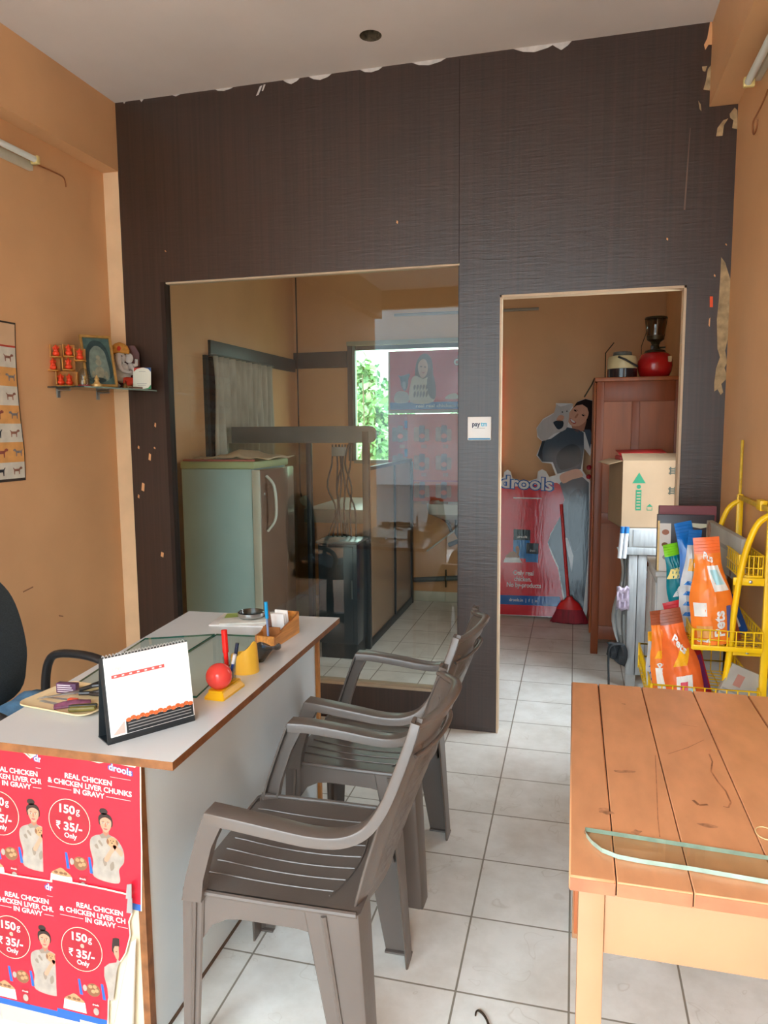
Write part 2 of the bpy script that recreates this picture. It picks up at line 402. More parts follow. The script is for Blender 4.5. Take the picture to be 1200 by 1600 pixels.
for (x, y, l_, t) in ((188, 156, 12, 7), (216, 155, 10, 5), (262, 148, 26, 4), (330, 141, 40, 3), (440, 128, 30, 5), (480, 123, 40, 4), (560, 112, 40, 3), (640, 101, 60, 4), (800, 80, 70, 5), (860, 72, 34, 8)):
    decal(p, [(x, y-4), (x+l_, y-4-l_*0.131), (x+l_*0.8, y+t*0.3-l_*0.1), (x+l_*0.5, y+t-l_*0.05), (x+l_*0.25, y+t*0.2)], WHITEP)
for (x, y, a, q) in ((233, 708, 3, 12), (222, 754, 4, 14), (252, 862, 4, 9), (216, 696, 2, 6), (216, 772, 2, 7), (242, 660, 2, 8), (258, 391, 2, 3), (620, 344, 2, 6), (1042, 371, 2, 5), (1116, 428, 2, 5), (1134, 380, 2, 4), (241, 698, 2, 4)):
    decal(p, [(x, y), (x+a, y+2), (x+a*0.8, y+q), (x-1, y+q-2)], ORG)
decal(p, [(1078, 200), (1079, 200), (1071, 328), (1068, 328)], mat('pale_scratch', (120, 100, 88), 0.8))
# vertical joint between the two laminate sheets
GAP = mat('laminate_joint', (38, 28, 24), 0.8)
jx = at(717, 300, Y=YP).x
p.box(jx, jx+0.003, YP-0.0006, YP, PW[3], ZC-0.01, GAP)
struct(p.build('wall_middle'))
# thin light edging around the doorway and the glass
d = MB()
for (a, b_, q, e) in ((PD[0], PD[0]+0.008, 0, PD[2]), (PD[1]-0.010, PD[1], 0, PD[2]), (PD[0], PD[1], PD[2]-0.010, PD[2])):
    d.box(a, b_, YP-0.004, YP+0.064, q, e, CREAM)
struct(d.build('trim_4'))
d = MB().box(PW[0]-0.001, PW[1]-0.001, YP-0.003, YP+0.062, PW[2], PW[2]+0.014, mat('stone_sill', (176, 160, 138), 0.4))
struct(d.build('trim_5'))
d = MB().box(PW[0]+0.001, PW[0]+0.024, YP-0.003, YP+0.05, PW[2]+0.014, PW[3], mat('dark_bead', (40, 27, 22), 0.4))
d.box(PW[0]+0.024, PW[1], YP+0.01, YP+0.05, PW[3]-0.008, PW[3], CREAM)
d.box(PW[1]-0.006, PW[1], YP+0.01, YP+0.05, PW[2]+0.014, PW[3]-0.008, mat('dark_bead', (0, 0, 0)))
struct(d.build('trim_6'))
PANE = glass('partition_glass', (218, 218, 208), 1.2)
struct(MB().add([(PW[0]+0.024, YP+0.03, PW[2]+0.014), (PW[1]-0.006, YP+0.03, PW[2]+0.014), (PW[1]-0.006, YP+0.03, PW[3]-0.008), (PW[0]+0.024, YP+0.03, PW[3]-0.008)], [(0, 1, 2, 3)], PANE).build('window_1'))
# rear room: tiled skirting, window frame, dark lintel band, curtained window in the left wall
SKT = mat('white_skirting_tile', (206, 206, 192), 0.3)
s = MB()
for i in range(5): s.box(-1.34+i*0.3, -1.042+i*0.3, YB-0.012, YB, 0, 0.085, SKT, 0.002)
struct(s.build('baseboard_back'))
DARKAL = mat('dark_aluminium', (44, 54, 58), 0.35, metal=0.3, var=0.1)
FG = mat('pale_green_frame', (150, 152, 130), 0.5)
s = MB().box(WX0-0.045, WX0-0.005, YB-0.03, YB+0.02, WZ0, WZ1, DARKAL).box(WX0-0.005, WX0+0.02, YB-0.02, YB+0.03, WZ0, WZ1-0.0, mat('grey_green_rail', (88, 112, 108), 0.4))
s.box(WX0-0.045, WX1, YB-0.05, YB+0.03, WZ1, WZ1+0.035, FG).box(WX0, WX1, YB-0.02, YB+0.03, WZ0-0.02, WZ0+0.01, FG)
s.box(WX0+0.02, WX1, YB+0.0, YB+0.03, WZ1-0.035, WZ1, DARKAL)
fr = struct(s.build('window_2'))
struct(MB().add([(WX0+0.02, YB+0.04, WZ0), (WX1, YB+0.04, WZ0), (WX1, YB+0.04, WZ1), (WX0+0.02, YB+0.04, WZ1)], [(0, 1, 2, 3)], glass('rear_window_glass', (190, 212, 200), 1.0)).build('pane', fr))
s = MB().box(XL+0.001, WX0-0.05, YB-0.025, YB-0.001, 1.995, 2.13, DARKAL).box(XL, XL+0.02, 4.5, YB-0.03, 1.965, 2.07, DARKAL)
struct(s.build('trim_7'))
s = MB().box(0.70, 0.715, 3.84, 3.86, 0.9, 2.2, DARKAL).box(0.70, 0.715, 3.55, 4.15, 1.54, 1.56, DARKAL)  # bars of the unseen window added to let daylight into the rear room
struct(s.build('window_4_added'))
s = MB().box(XL, XL+0.012, 4.44, 5.45, 1.20, 1.96, mat('dark_window_pane', (48, 52, 56), 0.15))
s.box(XL, XL+0.022, 4.42, 4.46, 1.18, 1.965, DARKAL).box(XL, XL+0.022, 5.43, 5.47, 1.18, 1.965, DARKAL).box(XL, XL+0.022, 4.42, 5.47, 1.16, 1.20, DARKAL)
struct(s.build('window_3'))
# ------------------------------------------------------------------ desk
WLAM = mat('white_laminate', (208, 212, 214), 0.25, var=0.03, scale=3)
BROWNEDGE = mat('brown_edge_band', (132, 84, 46), 0.5, var=0.25, scale=25)
GLAM = mat('grey_white_laminate', (216, 226, 230), 0.30, var=0.05, scale=2)
ORWOOD = mat('orange_wood_lip', (190, 124, 62), 0.5, var=0.15, scale=25)
ZD = 0.75
desk = thing('office_desk', 'white-topped office desk with brown edging, red posters on its front', 'desk', (-1.15, 2.0, 0))
top = [(-0.845, 1.374), (-0.868, 2.64), (-1.496, 2.602), (-1.385, 1.372)]
m = MB(); m.prism(top, 0.020, WLAM, TR(0, 0, ZD-0.020), m2=BROWNEDGE)
rim = [(a, b) for a, b in top]
m.build('desktop', desk)
m = MB().box(-1.375, -0.954, 1.395, 1.415, 0.0, ZD-0.0205, mat('cream_backing', (214, 200, 170), 0.7), 0.001)
m.box(-0.962, -0.944, 1.3925, 1.416, 0.0, ZD-0.0205, BROWNEDGE)
m.build('front_panel', desk)
m = MB().box(-0.964, -0.948, 1.4165, 2.575, 0.012, ZD-0.0205, GLAM)
m.box(-0.966, -0.946, 1.4165, 2.575, 0.0, 0.012, mat('dark_kick_strip', (92, 66, 48), 0.6))
m.build('side_panel', desk)
m = MB().box(-1.40, -0.952, 2.576, 2.592, 0, ZD-0.0205, GLAM).box(-0.952, -0.936, 2.574, 2.594, 0.0, ZD-0.0205, ORWOOD)
m.build('back_panel', desk)

# ---- four posters on the desk front
RED = mat('poster_red', (206, 26, 50), 0.4, var=0.04, scale=10)
DRED = mat('poster_dark_red', (160, 26, 44), 0.35, var=0.05)
PWHITE = mat('poster_white', (226, 220, 214), 0.4, var=0.0)
PCREAM = mat('poster_torn_edge', (240, 220, 190), 0.7, var=0.05)
PBLUE = mat('poster_blue', (24, 92, 176), 0.35, var=0.04)
LOGOB = mat('logo_blue', (30, 70, 150), 0.4, var=0)
SKIN = mat('print_skin', (196, 140, 114), 0.4, var=0.03); SKIN2 = mat('print_skin_shade', (164, 108, 86), 0.4, var=0)
HAIR = mat('print_dark_hair', (44, 30, 28), 0.4, var=0.1); LIP = mat('print_lips', (188, 84, 84), 0.4, var=0)
BLOUSE = mat('print_cream_blouse', (158, 150, 140), 0.45, var=0.12, scale=40); BLOUSE2 = mat('print_blouse_fold', (132, 120, 106), 0.45, var=0.05)
PUP = mat('print_beige_puppy', (178, 138, 98), 0.4, var=0.12, scale=60); PUP2 = mat('print_brown', (126, 86, 58), 0.4, var=0.1)
PBLK = mat('print_black', (26, 24, 26), 0.4, var=0); PGREY = mat('print_grey', (150, 150, 150), 0.4, var=0)
PSTEEL = mat('print_pale_blue', (120, 160, 196), 0.4, var=0.05)
L = 0.00022                                            # one ink layer
def logo(mb, M, x, y, w, z, blue=LOGOB, white=PWHITE):
    wv = lambda q: -q*0.10
    h = w*0.36
    mb.text('drools', x, y, h, z, blue, M, bold=0.065, width=w*1.06, wave=wv)
    mb.text('drools', x, y, h, z+L, white, M, bold=0.018, width=w*0.96, wave=wv)
def woman_bun(mb, M, x, y, s, z):
    """bust in a cream blouse holding a small puppy; s = half face height"""
    S = lambda pts: [Vector((x+p[0]*s, y+p[1]*s)) for p in pts]
    q = lambda pts, k, m, sm=True: mb.flat(S([(v.x, v.y) for v in spl([p+(0,) for p in pts], 5)]) if sm else S(pts), z+k*L, m, M)
    q([(-0.25, -0.6), (-0.35, -1.2), (-1.3, -1.55), (-1.9, -2.1), (-1.95, -3.2), (-1.6, -4.6), (-1.5, -6.4), (1.5, -6.6), (1.6, -5.0), (2.2, -4.0), (2.1, -2.6), (1.3, -1.5), (0.4, -1.15), (0.28, -0.6)], 0, BLOUSE)
    q([(-0.3, -0.5), (-0.32, -1.15), (0.05, -1.5), (0.36, -1.15), (0.32, -0.5)], 1, SKIN2)
    q([(-0.35, -1.1), (-0.8, -1.4), (-0.5, -1.75), (0.0, -1.6), (0.5, -1.75), (0.75, -1.4), (0.38, -1.1), (0.0, -1.42)], 2, BLOUSE2, False)
    q([(-0.88, 0.1), (-0.86, 0.75), (-0.4, 1.15), (0.1, 1.2), (0.6, 1.0), (0.86, 0.5), (0.84, -0.1), (0.6, -0.3), (-0.6, -0.3)], 1, HAIR)
    mb.flat(S([(v.x, v.y) for v in ellp(-0.25, 1.38, 0.52, 0.38, 18)]), z+1*L, HAIR, M)
    q([(-0.70, 0.3), (-0.55, 0.72), (0, 0.86), (0.52, 0.72), (0.70, 0.3), (0.66, -0.25), (0.42, -0.72), (0.05, -0.98), (-0.36, -0.74), (-0.62, -0.25)], 2, SKIN)
    q([(-0.76, 0.2), (-0.72, 0.75), (-0.2, 1.02), (0.3, 1.0), (0.72, 0.66), (0.76, 0.2), (0.6, 0.52), (0.1, 0.74), (-0.3, 0.66), (-0.6, 0.45)], 3, HAIR)
    for sx in (-1, 1):
        q([(sx*0.30-0.18, 0.20), (sx*0.30, 0.30), (sx*0.30+0.18, 0.22), (sx*0.30, 0.23)], 3, HAIR)
        mb.flat(S([(v.x, v.y) for v in ellp(sx*0.30, 0.06, 0.13, 0.06, 12)]), z+3*L, PWHITE, M)
        mb.flat(S([(v.x, v.y) for v in ellp(sx*0.30, 0.07, 0.075, 0.07, 12)]), z+4*L, PBLK, M)
    q([(-0.05, 0.1), (0.06, 0.1), (0.13, -0.3), (0.0, -0.36), (-0.11, -0.3)], 3, SKIN2)
    q([(-0.26, -0.55), (-0.08, -0.50), (0.0, -0.53), (0.1, -0.50), (0.28, -0.55), (0.1, -0.68), (-0.1, -0.68)], 3, LIP)
    for pts in ([(-0.95, -2.2), (-0.75, -2.0), (-0.4, -2.45), (-0.5, -2.65)], [(-1.4, -2.7), (-1.1, -2.5), (-0.9, -3.0), (-1.2, -3.0)], [(-0.4, -4.2), (-0.1, -3.9), (0.1, -4.6), (-0.2, -4.9)], [(0.5, -4.6), (0.9, -4.2), (1.0, -4.9), (0.6, -5.3)]): q(pts, 1, BLOUSE2)
    q([(-0.2, -4.1), (0.3, -3.2), (0.9, -2.3), (1.2, -2.1), (1.3, -2.5), (0.7, -3.4), (0.2, -4.3)], 4, SKIN)           # forearm
    q([(1.9, -3.4), (1.3, -2.9), (0.9, -2.5), (1.0, -2.2), (1.5, -2.4), (2.1, -2.9)], 4, SKIN)                       # other hand
    q([(0.25, -1.7), (0.6, -1.4), (1.1, -1.45), (1.45, -1.8), (1.4, -2.35), (0.9, -2.6), (0.4, -2.4), (0.2, -2.1)], 3, PUP)
    q([(0.2, -1.65), (0.1, -2.0), (0.3, -2.3), (0.42, -1.9)], 4, PUP2); q([(1.3, -1.6), (1.55, -1.9), (1.4, -2.2), (1.25, -1.9)], 4, PUP2)
    for a, b in ((0.6, -1.8), (0.95, -1.8)): mb.flat(S([(v.x, v.y) for v in ellp(a, b, 0.06, 0.06, 8)]), z+4*L, PBLK, M)
    mb.flat(S([(v.x, v.y) for v in ellp(0.78, -2.05, 0.09, 0.06, 8)]), z+4*L, PBLK, M)
PWD, PHT = 0.278, 0.372
def rupee(mb, M, x, y, h, z):
    for v, e in ((1.0, 0.62), (0.76, 0.62)): mb.stroke([(x, y+v*h), (x+e*h, y+v*h)], 0.0026, z, PWHITE, M)
    mb.stroke([(x, y+h)]+[(x+h*(0.10+0.36*math.sin(a)), y+h*(0.745+0.255*math.cos(a))) for a in (PI*k/10 for k in range(11))]+[(x, y+h*0.49)], 0.0026, z+L*0.3, PWHITE, M)
    mb.stroke([(x+h*0.06, y+h*0.49), (x+h*0.50, y)], 0.0030, z+L*0.6, PWHITE, M)
def gravy_poster(name, x, z, y, rot, label, torn=None, right=None):
    """pet food poster, local x right, y down from its top left corner"""
    M = frame((x, y, z), (math.cos(rot), 0, math.sin(rot)), (-math.sin(rot), 0, math.cos(rot))) @ Matrix.Scale(0.962, 4)
    mb = MB(); W = PWD; H = PHT
    R = right or [(W, 0.0), (W, -0.1), (W+0.002, -0.22), (W, -H)]
    tp = torn or [(0, 0), (0.10, -0.002), (0.2, 0.001)]
    back = tp+R+[(0, -H)]
    mb.flat([Vector(p) for p in back], 0, PCREAM, M)
    ins = [Vector((p[0]+(0.0 if p[0] < 0.01 else 0), p[1]-0.004)) for p in tp]+[Vector((p[0]-0.003, p[1] if p[1] > -H+0.01 else -H)) for p in R]+[Vector((0, -H))]
    mb.flat(ins, L, RED, M)
    clipR = min(p[0] for p in R)
    mb.flat([Vector((0, -H*0.955)), Vector((R[-1][0]-0.003, -H*0.955)), Vector((R[-1][0]-0.003, -H)), Vector((0, -H))], 2*L, PBLUE, M)
    if not right:
        logo(mb, M, W*0.80, -H*0.055-0.006, 0.064, 2*L)
        mb.box(W*0.70, W*0.90, -0.0415, -0.0408, 2*L, 2.5*L, PWHITE, M=M)
    mb.text('REAL CHICKEN', W*0.48, -H*0.172, 0.0185, 2*L, PWHITE, M, bold=0.022, width=W*0.47)
    mb.text('& CHICKEN LIVER CHUNKS' if not right else '& CHICKEN LIVER CH', W*(0.49 if not right else 0.405), -H*0.222, 0.0185, 2*L, PWHITE, M, bold=0.022, width=W*(0.84 if not right else 0.67))
    mb.text('IN GRAVY', W*0.485, -H*0.268, 0.0185, 2*L, PWHITE, M, bold=0.022, width=W*0.31)
    mb.box(W*0.07, W*0.31, -H*0.252, -H*0.2495, 2*L, 2.5*L, PWHITE, M=M); mb.box(W*0.66, W*(0.90 if not right else 0.76), -H*0.252, -H*0.2495, 2*L, 2.5*L, PWHITE, M=M)
    cx, cy = W*0.283, -H*0.475
    mb.flat(ellp(cx, cy, 0.0590, 0.0590, 36), 2*L, PCREAM, M); mb.flat(ellp(cx, cy, 0.0575, 0.0575, 36), 3*L, DRED, M)
    mb.text('150', cx-0.008, cy+0.022, 0.030, 4*L, PWHITE, M, bold=0.025, width=0.044); mb.text('g', cx+0.025, cy+0.024, 0.026, 4*L, PWHITE, M, bold=0.0)
    mb.text('@', cx+0.002, cy+0.007, 0.011, 4*L, PCREAM, M, bold=0.01)
    rupee(mb, M, cx-0.037, cy-0.023, 0.0195, 4*L); mb.text('35/-', cx+0.010, cy-0.023, 0.030, 4*L, PWHITE, M, bold=0.025, width=0.052)
    mb.text('Only', cx+0.003, cy-0.042, 0.018, 4*L, PWHITE, M, bold=0.02)
    # picture of the gravy tray between two blue sachets
    gx, gy = W*0.36, -H*0.745
    for sx in (-0.030, 0.036): mb.flat([Vector((gx+sx-0.006, gy+0.018)), Vector((gx+sx+0.001, gy+0.018)), Vector((gx+sx+0.008, gy-0.024)), Vector((gx+sx-0.001, gy-0.024))], 2*L, PBLUE, M)
    mb.flat(ellp(gx+0.008, gy-0.004, 0.020, 0.018, 18), 2*L, PUP2, M)
    for a, b in ((0.0, 0.004), (0.013, 0.006), (0.008, -0.008), (0.018, -0.004)): mb.flat(ellp(gx+a, gy+b, 0.006, 0.005, 10), 3*L, PUP, M)
    mb.flat(ellp(gx-0.016, gy-0.003, 0.006, 0.009, 10), 3*L, BLOUSE, M)
    # bowl heaped with food and a sachet, lower left
    bx, by = W*0.19, -H*0.90
    mb.flat([Vector((bx-0.030, by+0.012)), Vector((bx+0.030, by+0.012)), Vector((bx+0.034, by-0.016)), Vector((bx-0.034, by-0.016))], 2*L, PWHITE, M)
    mb.flat([Vector((v.x, v.y)) for v in spl([(bx-0.028, by+0.012, 0), (bx-0.012, by+0.026, 0), (bx, by+0.032, 0), (bx+0.014, by+0.025, 0), (bx+0.028, by+0.012, 0)], 4)], 3*L, PUP, M)
    for a in (-0.015, 0.0, 0.012): mb.flat(ellp(bx+a, by+0.018, 0.006, 0.004, 8), 4*L, PUP2, M)
    mb.flat([Vector((bx+0.050, by+0.022)), Vector((bx+0.074, by+0.024)), Vector((bx+0.074, by-0.022)), Vector((bx+0.048, by-0.020))], 2*L, DRED, M)
    mb.flat(ellp(bx+0.062, by-0.004, 0.008, 0.010, 12), 3*L, BLOUSE, M)
    mb.text('drools', bx+0.061, by+0.012, 0.007, 3*L, PWHITE, M, bold=0.02)
    if right: pass
    woman_bun(mb, M, W*0.665-(0.004 if not right else 0), -H*0.44, 0.0225, 2*L) if not right else half_woman(mb, M, W*0.665, -H*0.44, 0.0225, 2*L)
    return mb
def half_woman(mb, M, x, y, s, z):
    q = lambda pts, k, m: mb.flat([Vector((x+p[0]*s, y+p[1]*s)) for p in pts], z+k*L, m, M)
    q([(-0.25, -0.8), (-0.35, -1.2), (-1.3, -1.55), (-1.9, -2.1), (-1.95, -3.2), (-1.6, -4.6), (-1.5, -6.0), (-0.9, -6.0), (-0.6, -4.0), (-0.3, -2.0), (0.1, -1.0)], 0, BLOUSE)
    q([(-0.88, 0.1), (-0.86, 0.75), (-0.75, 1.6), (-0.3, 1.75), (0.1, 1.7), (0.1, 0.7), (-0.5, 0.3), (-0.6, -0.3)], 1, HAIR)
    q([(-0.66, 0.3), (-0.5, 0.7), (0.0, 0.8), (0.0, -0.4), (-0.1, -0.9), (-0.36, -0.74), (-0.6, -0.25)], 2, SKIN)
    q([(-0.46, 0.10), (-0.3, 0.16), (-0.14, 0.10), (-0.3, 0.04)], 3, PBLK)
TORN1 = [(0, 0.004), (0.06, 0.003), (0.14, 0.002), (0.165, -0.005), (0.18, -0.016), (0.192, -0.008), (0.21, 0.001), (0.24, 0.002)]
TORN2 = [(0, 0.001), (0.06, 0.0), (0.12, -0.004), (0.165, -0.008), (0.185, -0.002), (0.22, -0.002), (0.262, -0.004), (0.268, 0.003)]
rt = math.radians(-1.0)
yp = 1.3908
a = gravy_poster('p', -1.407, 0.7295, yp+0.0009, rt, '', TORN1)
tag(a.build('advertising_poster', fix=False), 'red pet food poster on the desk front, upper left, its top edge notched', 'poster', 'red posters on the desk front')
a = gravy_poster('p', -1.203, 0.7365, yp-0.0004, math.radians(-2.6), '', TORN2)
tag(a.build('advertising_poster', fix=False), 'red poster on the desk front, upper right, whole woman with bun holding puppy', 'poster', 'red posters on the desk front')
a = gravy_poster('p', -1.396, 0.4085, yp-0.0022, rt, '')
tag(a.build('advertising_poster', fix=False), 'red pet food poster on the desk front, lower left, with blue bottom band', 'poster', 'red posters on the desk front')
pt = thing('advertising_poster', 'torn red pet food poster on the desk front, lower right, its edge peeled back white', 'poster', (-1.1, yp-0.004, 0), 0, 'red posters on the desk front')
a = gravy_poster('p', -1.190, 0.4155, yp-0.0042, math.radians(-1.5), '', [(0, 0), (0.15, 0), (0.215, -0.002)], [(0.222, -0.010), (0.214, -0.030), (0.226, -0.050), (0.216, -0.075), (0.219, -0.11), (0.205, -0.16), (0.190, -0.185), (0.170, -0.20), (0.152, -0.30), (0.148, -PHT)])
a.build('poster_sheet', pt, fix=False)
# the peeled edge, curling towards the shop
rows = []
for i in range(15):
    t = i/14; zc = 0.292-0.29*t; xc = -0.972-0.050*t; wdt = 0.014+0.052*t
    rows.append([(xc-wdt/2+wdt*k/8, yp-0.008-0.016*math.sin(PI*k/8)*(0.4+t), zc+0.010*k/8) for k in range(9)])
MB().grid(rows, mat('torn_paper_white', (232, 230, 220), 0.7, var=0.06)).build('peeled_strip', pt, solid=0.0006)
rows = []
for zc, xc, sg in ((0.420, -0.972, 1), (0.385, -0.972, 1)):
    m_ = MB(); m_.add([(xc-0.012, yp-0.006, zc+0.012), (xc+0.004, yp-0.012, zc+0.020), (xc+0.008, yp-0.020, zc-0.012), (xc-0.010, yp-0.016, zc-0.016)], [(0, 1, 2, 3)], PGREY)
    m_.build('curled_flap', pt, solid=0.0006)

# ------------------------------------------------------------------ things on the desk
DG = glass('green_sheet_glass', (240, 250, 246), 1.0)
GEDGE = mat('green_glass_edge', (14, 92, 76), 0.15, var=0)
def glass_sheet(name, poly, z, t, label, cat, group=None, face=None, edge=None):
    mb = MB(); n = len(poly)
    V = [(p[0], p[1], z) for p in poly]+[(p[0], p[1], z+t) for p in poly]
    mb.add(V, [tuple(range(n, 2*n))], face or DG); mb.add(V, [(i, (i+1) % n, n+(i+1) % n, n+i) for i in range(n)], edge or GEDGE)
    return tag(mb.build(name, fix=False), label, cat, group)
glass_sheet('glass_sheet', [(-1.370, 1.705), (-1.352, 1.690), (-1.205, 1.700), (-1.225, 2.303), (-1.440, 2.200)], ZD+0.001, 0.006, 'green-tinted glass sheet on the desk, the left one, beside the black chair', 'glass', 'glass sheets on the desk')
glass_sheet('glass_sheet', [(-1.199, 1.700), (-0.985, 1.735), (-1.058, 2.318), (-1.219, 2.305)], ZD+0.001, 0.006, 'green-tinted glass sheet on the desk, the right one, behind the red ball', 'glass', 'glass sheets on the desk')

# calendar
FLc, FRc = at(169, 1165, Z=ZD), at(305, 1126, Z=ZD)
d_ = (FRc-FLc); cw = d_.length; d_.normalize(); nrm = Vector((d_.y, -d_.x, 0))     # nrm towards the viewer
cal = thing('desk_calendar', 'white spiral-bound desk calendar standing on black tent board at desk corner', 'calendar', ((FLc.x+FRc.x)/2, (FLc.y+FRc.y)/2, ZD))
ch = 0.205
up = (Vector((0, 0, 1))*ch-nrm*0.030).normalized()
Mc = frame(FLc, d_, up)
BLKB = mat('black_board', (34, 40, 44), 0.5)
m = MB().box(0, cw, 0, ch*0.99, -0.003, 0, BLKB, M=Mc)
Mb = frame(FLc-nrm*0.062, d_, (Vector((0, 0, 1))*ch+nrm*0.030).normalized())
m.box(0, cw, 0, ch*0.99, 0.0, 0.003, BLKB, M=Mb)
m.box(0, cw, 0, 0.003, 0, 0.064, BLKB, M=frame(FLc+Vector((0, 0, 0.0)), d_, (0, 0, 1)) @ TR(0, 0, -0.064))
m.build('tent_board', cal)
PAPER = mat('white_paper', (244, 244, 244), 0.6, var=0.015)
m = MB().box(0.008, cw-0.002, 0.016, ch-0.004, 0.0003, 0.0045, PAPER, M=Mc)
z = 0.0047
PINK = mat('calendar_red_bar', (226, 92, 88), 0.5, var=0); PINKL = mat('calendar_pink_print', (240, 186, 178), 0.5, var=0)
m.flat([Vector(p) for p in ((0.022, ch-0.054), (0.152, ch-0.054), (0.152, ch-0.046), (0.022, ch-0.046))], z, PINK, Mc)
for k in range(7): m.box(0.028+k*0.0185, 0.034+k*0.0185, ch-0.0515, ch-0.0485, z, z+L, PAPER, M=Mc)
m.text('JUNE', 0.036, ch-0.036, 0.010, z, PINKL, Mc); m.text('2024', 0.036, ch-0.043, 0.008, z, PINKL, Mc)
GREYT = mat('calendar_grey_print', (196, 198, 200), 0.5, var=0)
for k in range(30):
    r_, c_ = divmod(k+6, 7)
    m.text(str(k+1), 0.032+c_*0.0195, ch-0.076-r_*0.016, 0.006, z, GREYT, Mc)
m.box(0.045, cw-0.004, 0.017, 0.046, z, z+L, BLKB, M=Mc)
for k in range(15): m.flat(ellp(0.052+k*(cw-0.062)/14, 0.048+(k % 2)*0.003, 0.007, 0.005, 10), z+2*L, mat('calendar_orange_fruit', (220, 110, 60), 0.5, var=0.2, scale=80), Mc)
for yy in (0.038, 0.031, 0.024): m.box(0.050, cw-0.010, yy, yy+0.002, z+2*L, z+3*L, PGREY, M=Mc)
m.flat([Vector(p) for p in ((0.012, 0.020), (0.042, 0.020), (0.042, 0.048))], z, PINKL, Mc)
m.build('calendar_page', cal)
m = MB()
for k in range(26):
    c0 = FLc+d_*(0.010+k*(cw-0.02)/25)+up*(ch-0.003)-nrm*0.002
    m.tube([c0+Vector((0, 0, 0.0055))*math.cos(a)+nrm*0.0075*math.sin(a) for a in (2*PI*j/10 for j in range(10))], 0.0009, mat('wire_white', (214, 218, 220), 0.35, metal=0.3), 5, closed=True)
m.build('spiral_binding', cal)

# tray with odds and ends
TC = Vector((-1.292, 1.640, ZD)); trz = math.radians(-8)
MT = TR(TC.x, TC.y, TC.z, trz)
TRAYM = mat('cream_plastic', (232, 208, 164), 0.4)
secs = []
for sx, sy, zz in ((0.098, 0.072, 0.001), (0.105, 0.080, 0.001), (0.116, 0.091, 0.012), (0.121, 0.096, 0.013), (0.121, 0.096, 0.009), (0.114, 0.089, 0.0075), (0.104, 0.079, 0.0035), (0.02, 0.02, 0.0035)):
    secs.append([(p.x, p.y, zz) for p in rrect(-sx, sx, -sy, sy, min(sx, sy)*0.35, 5)])
tr = MB().loft(secs, TRAYM, M=MT); tag(tr.build('plastic_tray'), 'shallow cream plastic tray on the desk behind the calendar, full of oddments', 'tray')
zt = 0.0045
def in_tray(x, y, z=zt, rz=0, ry=0): return MT @ TR(x, y, z, rz, 0, ry)
PURP = mat('purple_card', (94, 58, 92), 0.5, var=0.15, scale=60); PURPW = mat('pale_card_print', (216, 206, 214), 0.5, var=0)
Mx = in_tray(-0.066, 0.034, rz=math.radians(12))
m = MB().box(-0.030, 0.030, -0.009, 0.009, 0, 0.028, PURP, 0.001, M=Mx)
for k in range(4): m.box(-0.026, 0.026-0.004*k, -0.0096, -0.009, 0.004+k*0.006, 0.0065+k*0.006, PURPW, M=Mx)
tag(m.build('carton'), 'small purple and white printed carton standing in the cream tray', 'box')
Mx = in_tray(0.022, -0.036, rz=math.radians(42))
rows = [[(-0.045+0.09*i/8, -0.016+0.032*k/6, 0.006+0.010*math.sin(PI*k/6)*math.sin(PI*(i+0.6)/9.2)) for k in range(7)] for i in range(9)]
m = MB().grid(rows, mat('mauve_wrapper', (132, 76, 104), 0.35, var=0.3, scale=60), M=Mx).box(-0.045, 0.045, -0.016, 0.016, 0, 0.006, mat('mauve_wrapper', (0, 0, 0)), 0.002, M=Mx)
tag(m.build('sachet'), 'crumpled mauve sachet lying in the tray beside the calendar', 'packet')
BLKP = mat('black_plastic', (44, 42, 42), 0.35, var=0.08); STEEL = mat('brushed_steel', (178, 180, 180), 0.28, metal=0.9, var=0.05)
sc = thing('scissors', 'big dark-handled scissors leaning across the cream tray behind the calendar', 'scissors', tuple(MT @ Vector((0.02, 0.03, zt))))
Ms = in_tray(-0.010, 0.020, 0.019, rz=math.radians(38), ry=math.radians(-5))
for q in (-1, 1):
    h = MB().tube([Vector((v.x, v.y, 0.006*q)) for v in spl([(0.03, 0.012*q, 0), (0.06, 0.036*q, 0), (0.095, 0.038*q, 0), (0.11, 0.020*q, 0), (0.085, 0.008*q, 0)], 5)], 0.0055, BLKP, 8, closed=True, M=Ms)
    h.tube([(0.0, 0.002*q, 0.004*q), (0.035, 0.012*q, 0.006*q)], 0.006, BLKP, 8, M=Ms)
    hd = h.build('handle', sc)
    MB().prism([Vector((0, -0.006)), Vector((-0.105, 0.0*q)), Vector((-0.0, 0.008))], 0.002, STEEL, M=Ms @ TR(0, 0, 0.002*q, math.radians(6*q))).build('blade', sc)
Mx = in_tray(-0.055, -0.010, 0.002, rz=math.radians(4))
m = MB().box(-0.05, 0.035, -0.005, 0.005, 0, 0.003, STEEL, 0.001, M=Mx); pn = thing('pocket_knife', 'thin steel tool with orange tip lying in the tray beside the carton', 'tool', tuple(Mx.translation))
m.build('blade', pn); MB().box(0.035, 0.062, -0.007, 0.007, 0, 0.008, mat('orange_plastic', (236, 84, 36), 0.4), 0.002, M=Mx).build('tip', pn)
Mx = in_tray(-0.045, -0.040, 0.001, rz=math.radians(-3))
tag(MB().box(-0.045, 0.040, -0.006, 0.006, 0, 0.0035, STEEL, 0.001, M=Mx).build('steel_file'), 'flat steel strip lying near the front rim of the cream tray', 'tool')
Mx = in_tray(0.070, -0.048, rz=math.radians(30))
m = MB().box(-0.034, 0.034, -0.017, 0.017, 0, 0.012, mat('olive_plastic', (122, 112, 58), 0.4, var=0.2, scale=40), 0.004, M=Mx).box(-0.036, 0.036, -0.004, 0.004, 0.0045, 0.014, BLKP, 0.002, M=Mx)
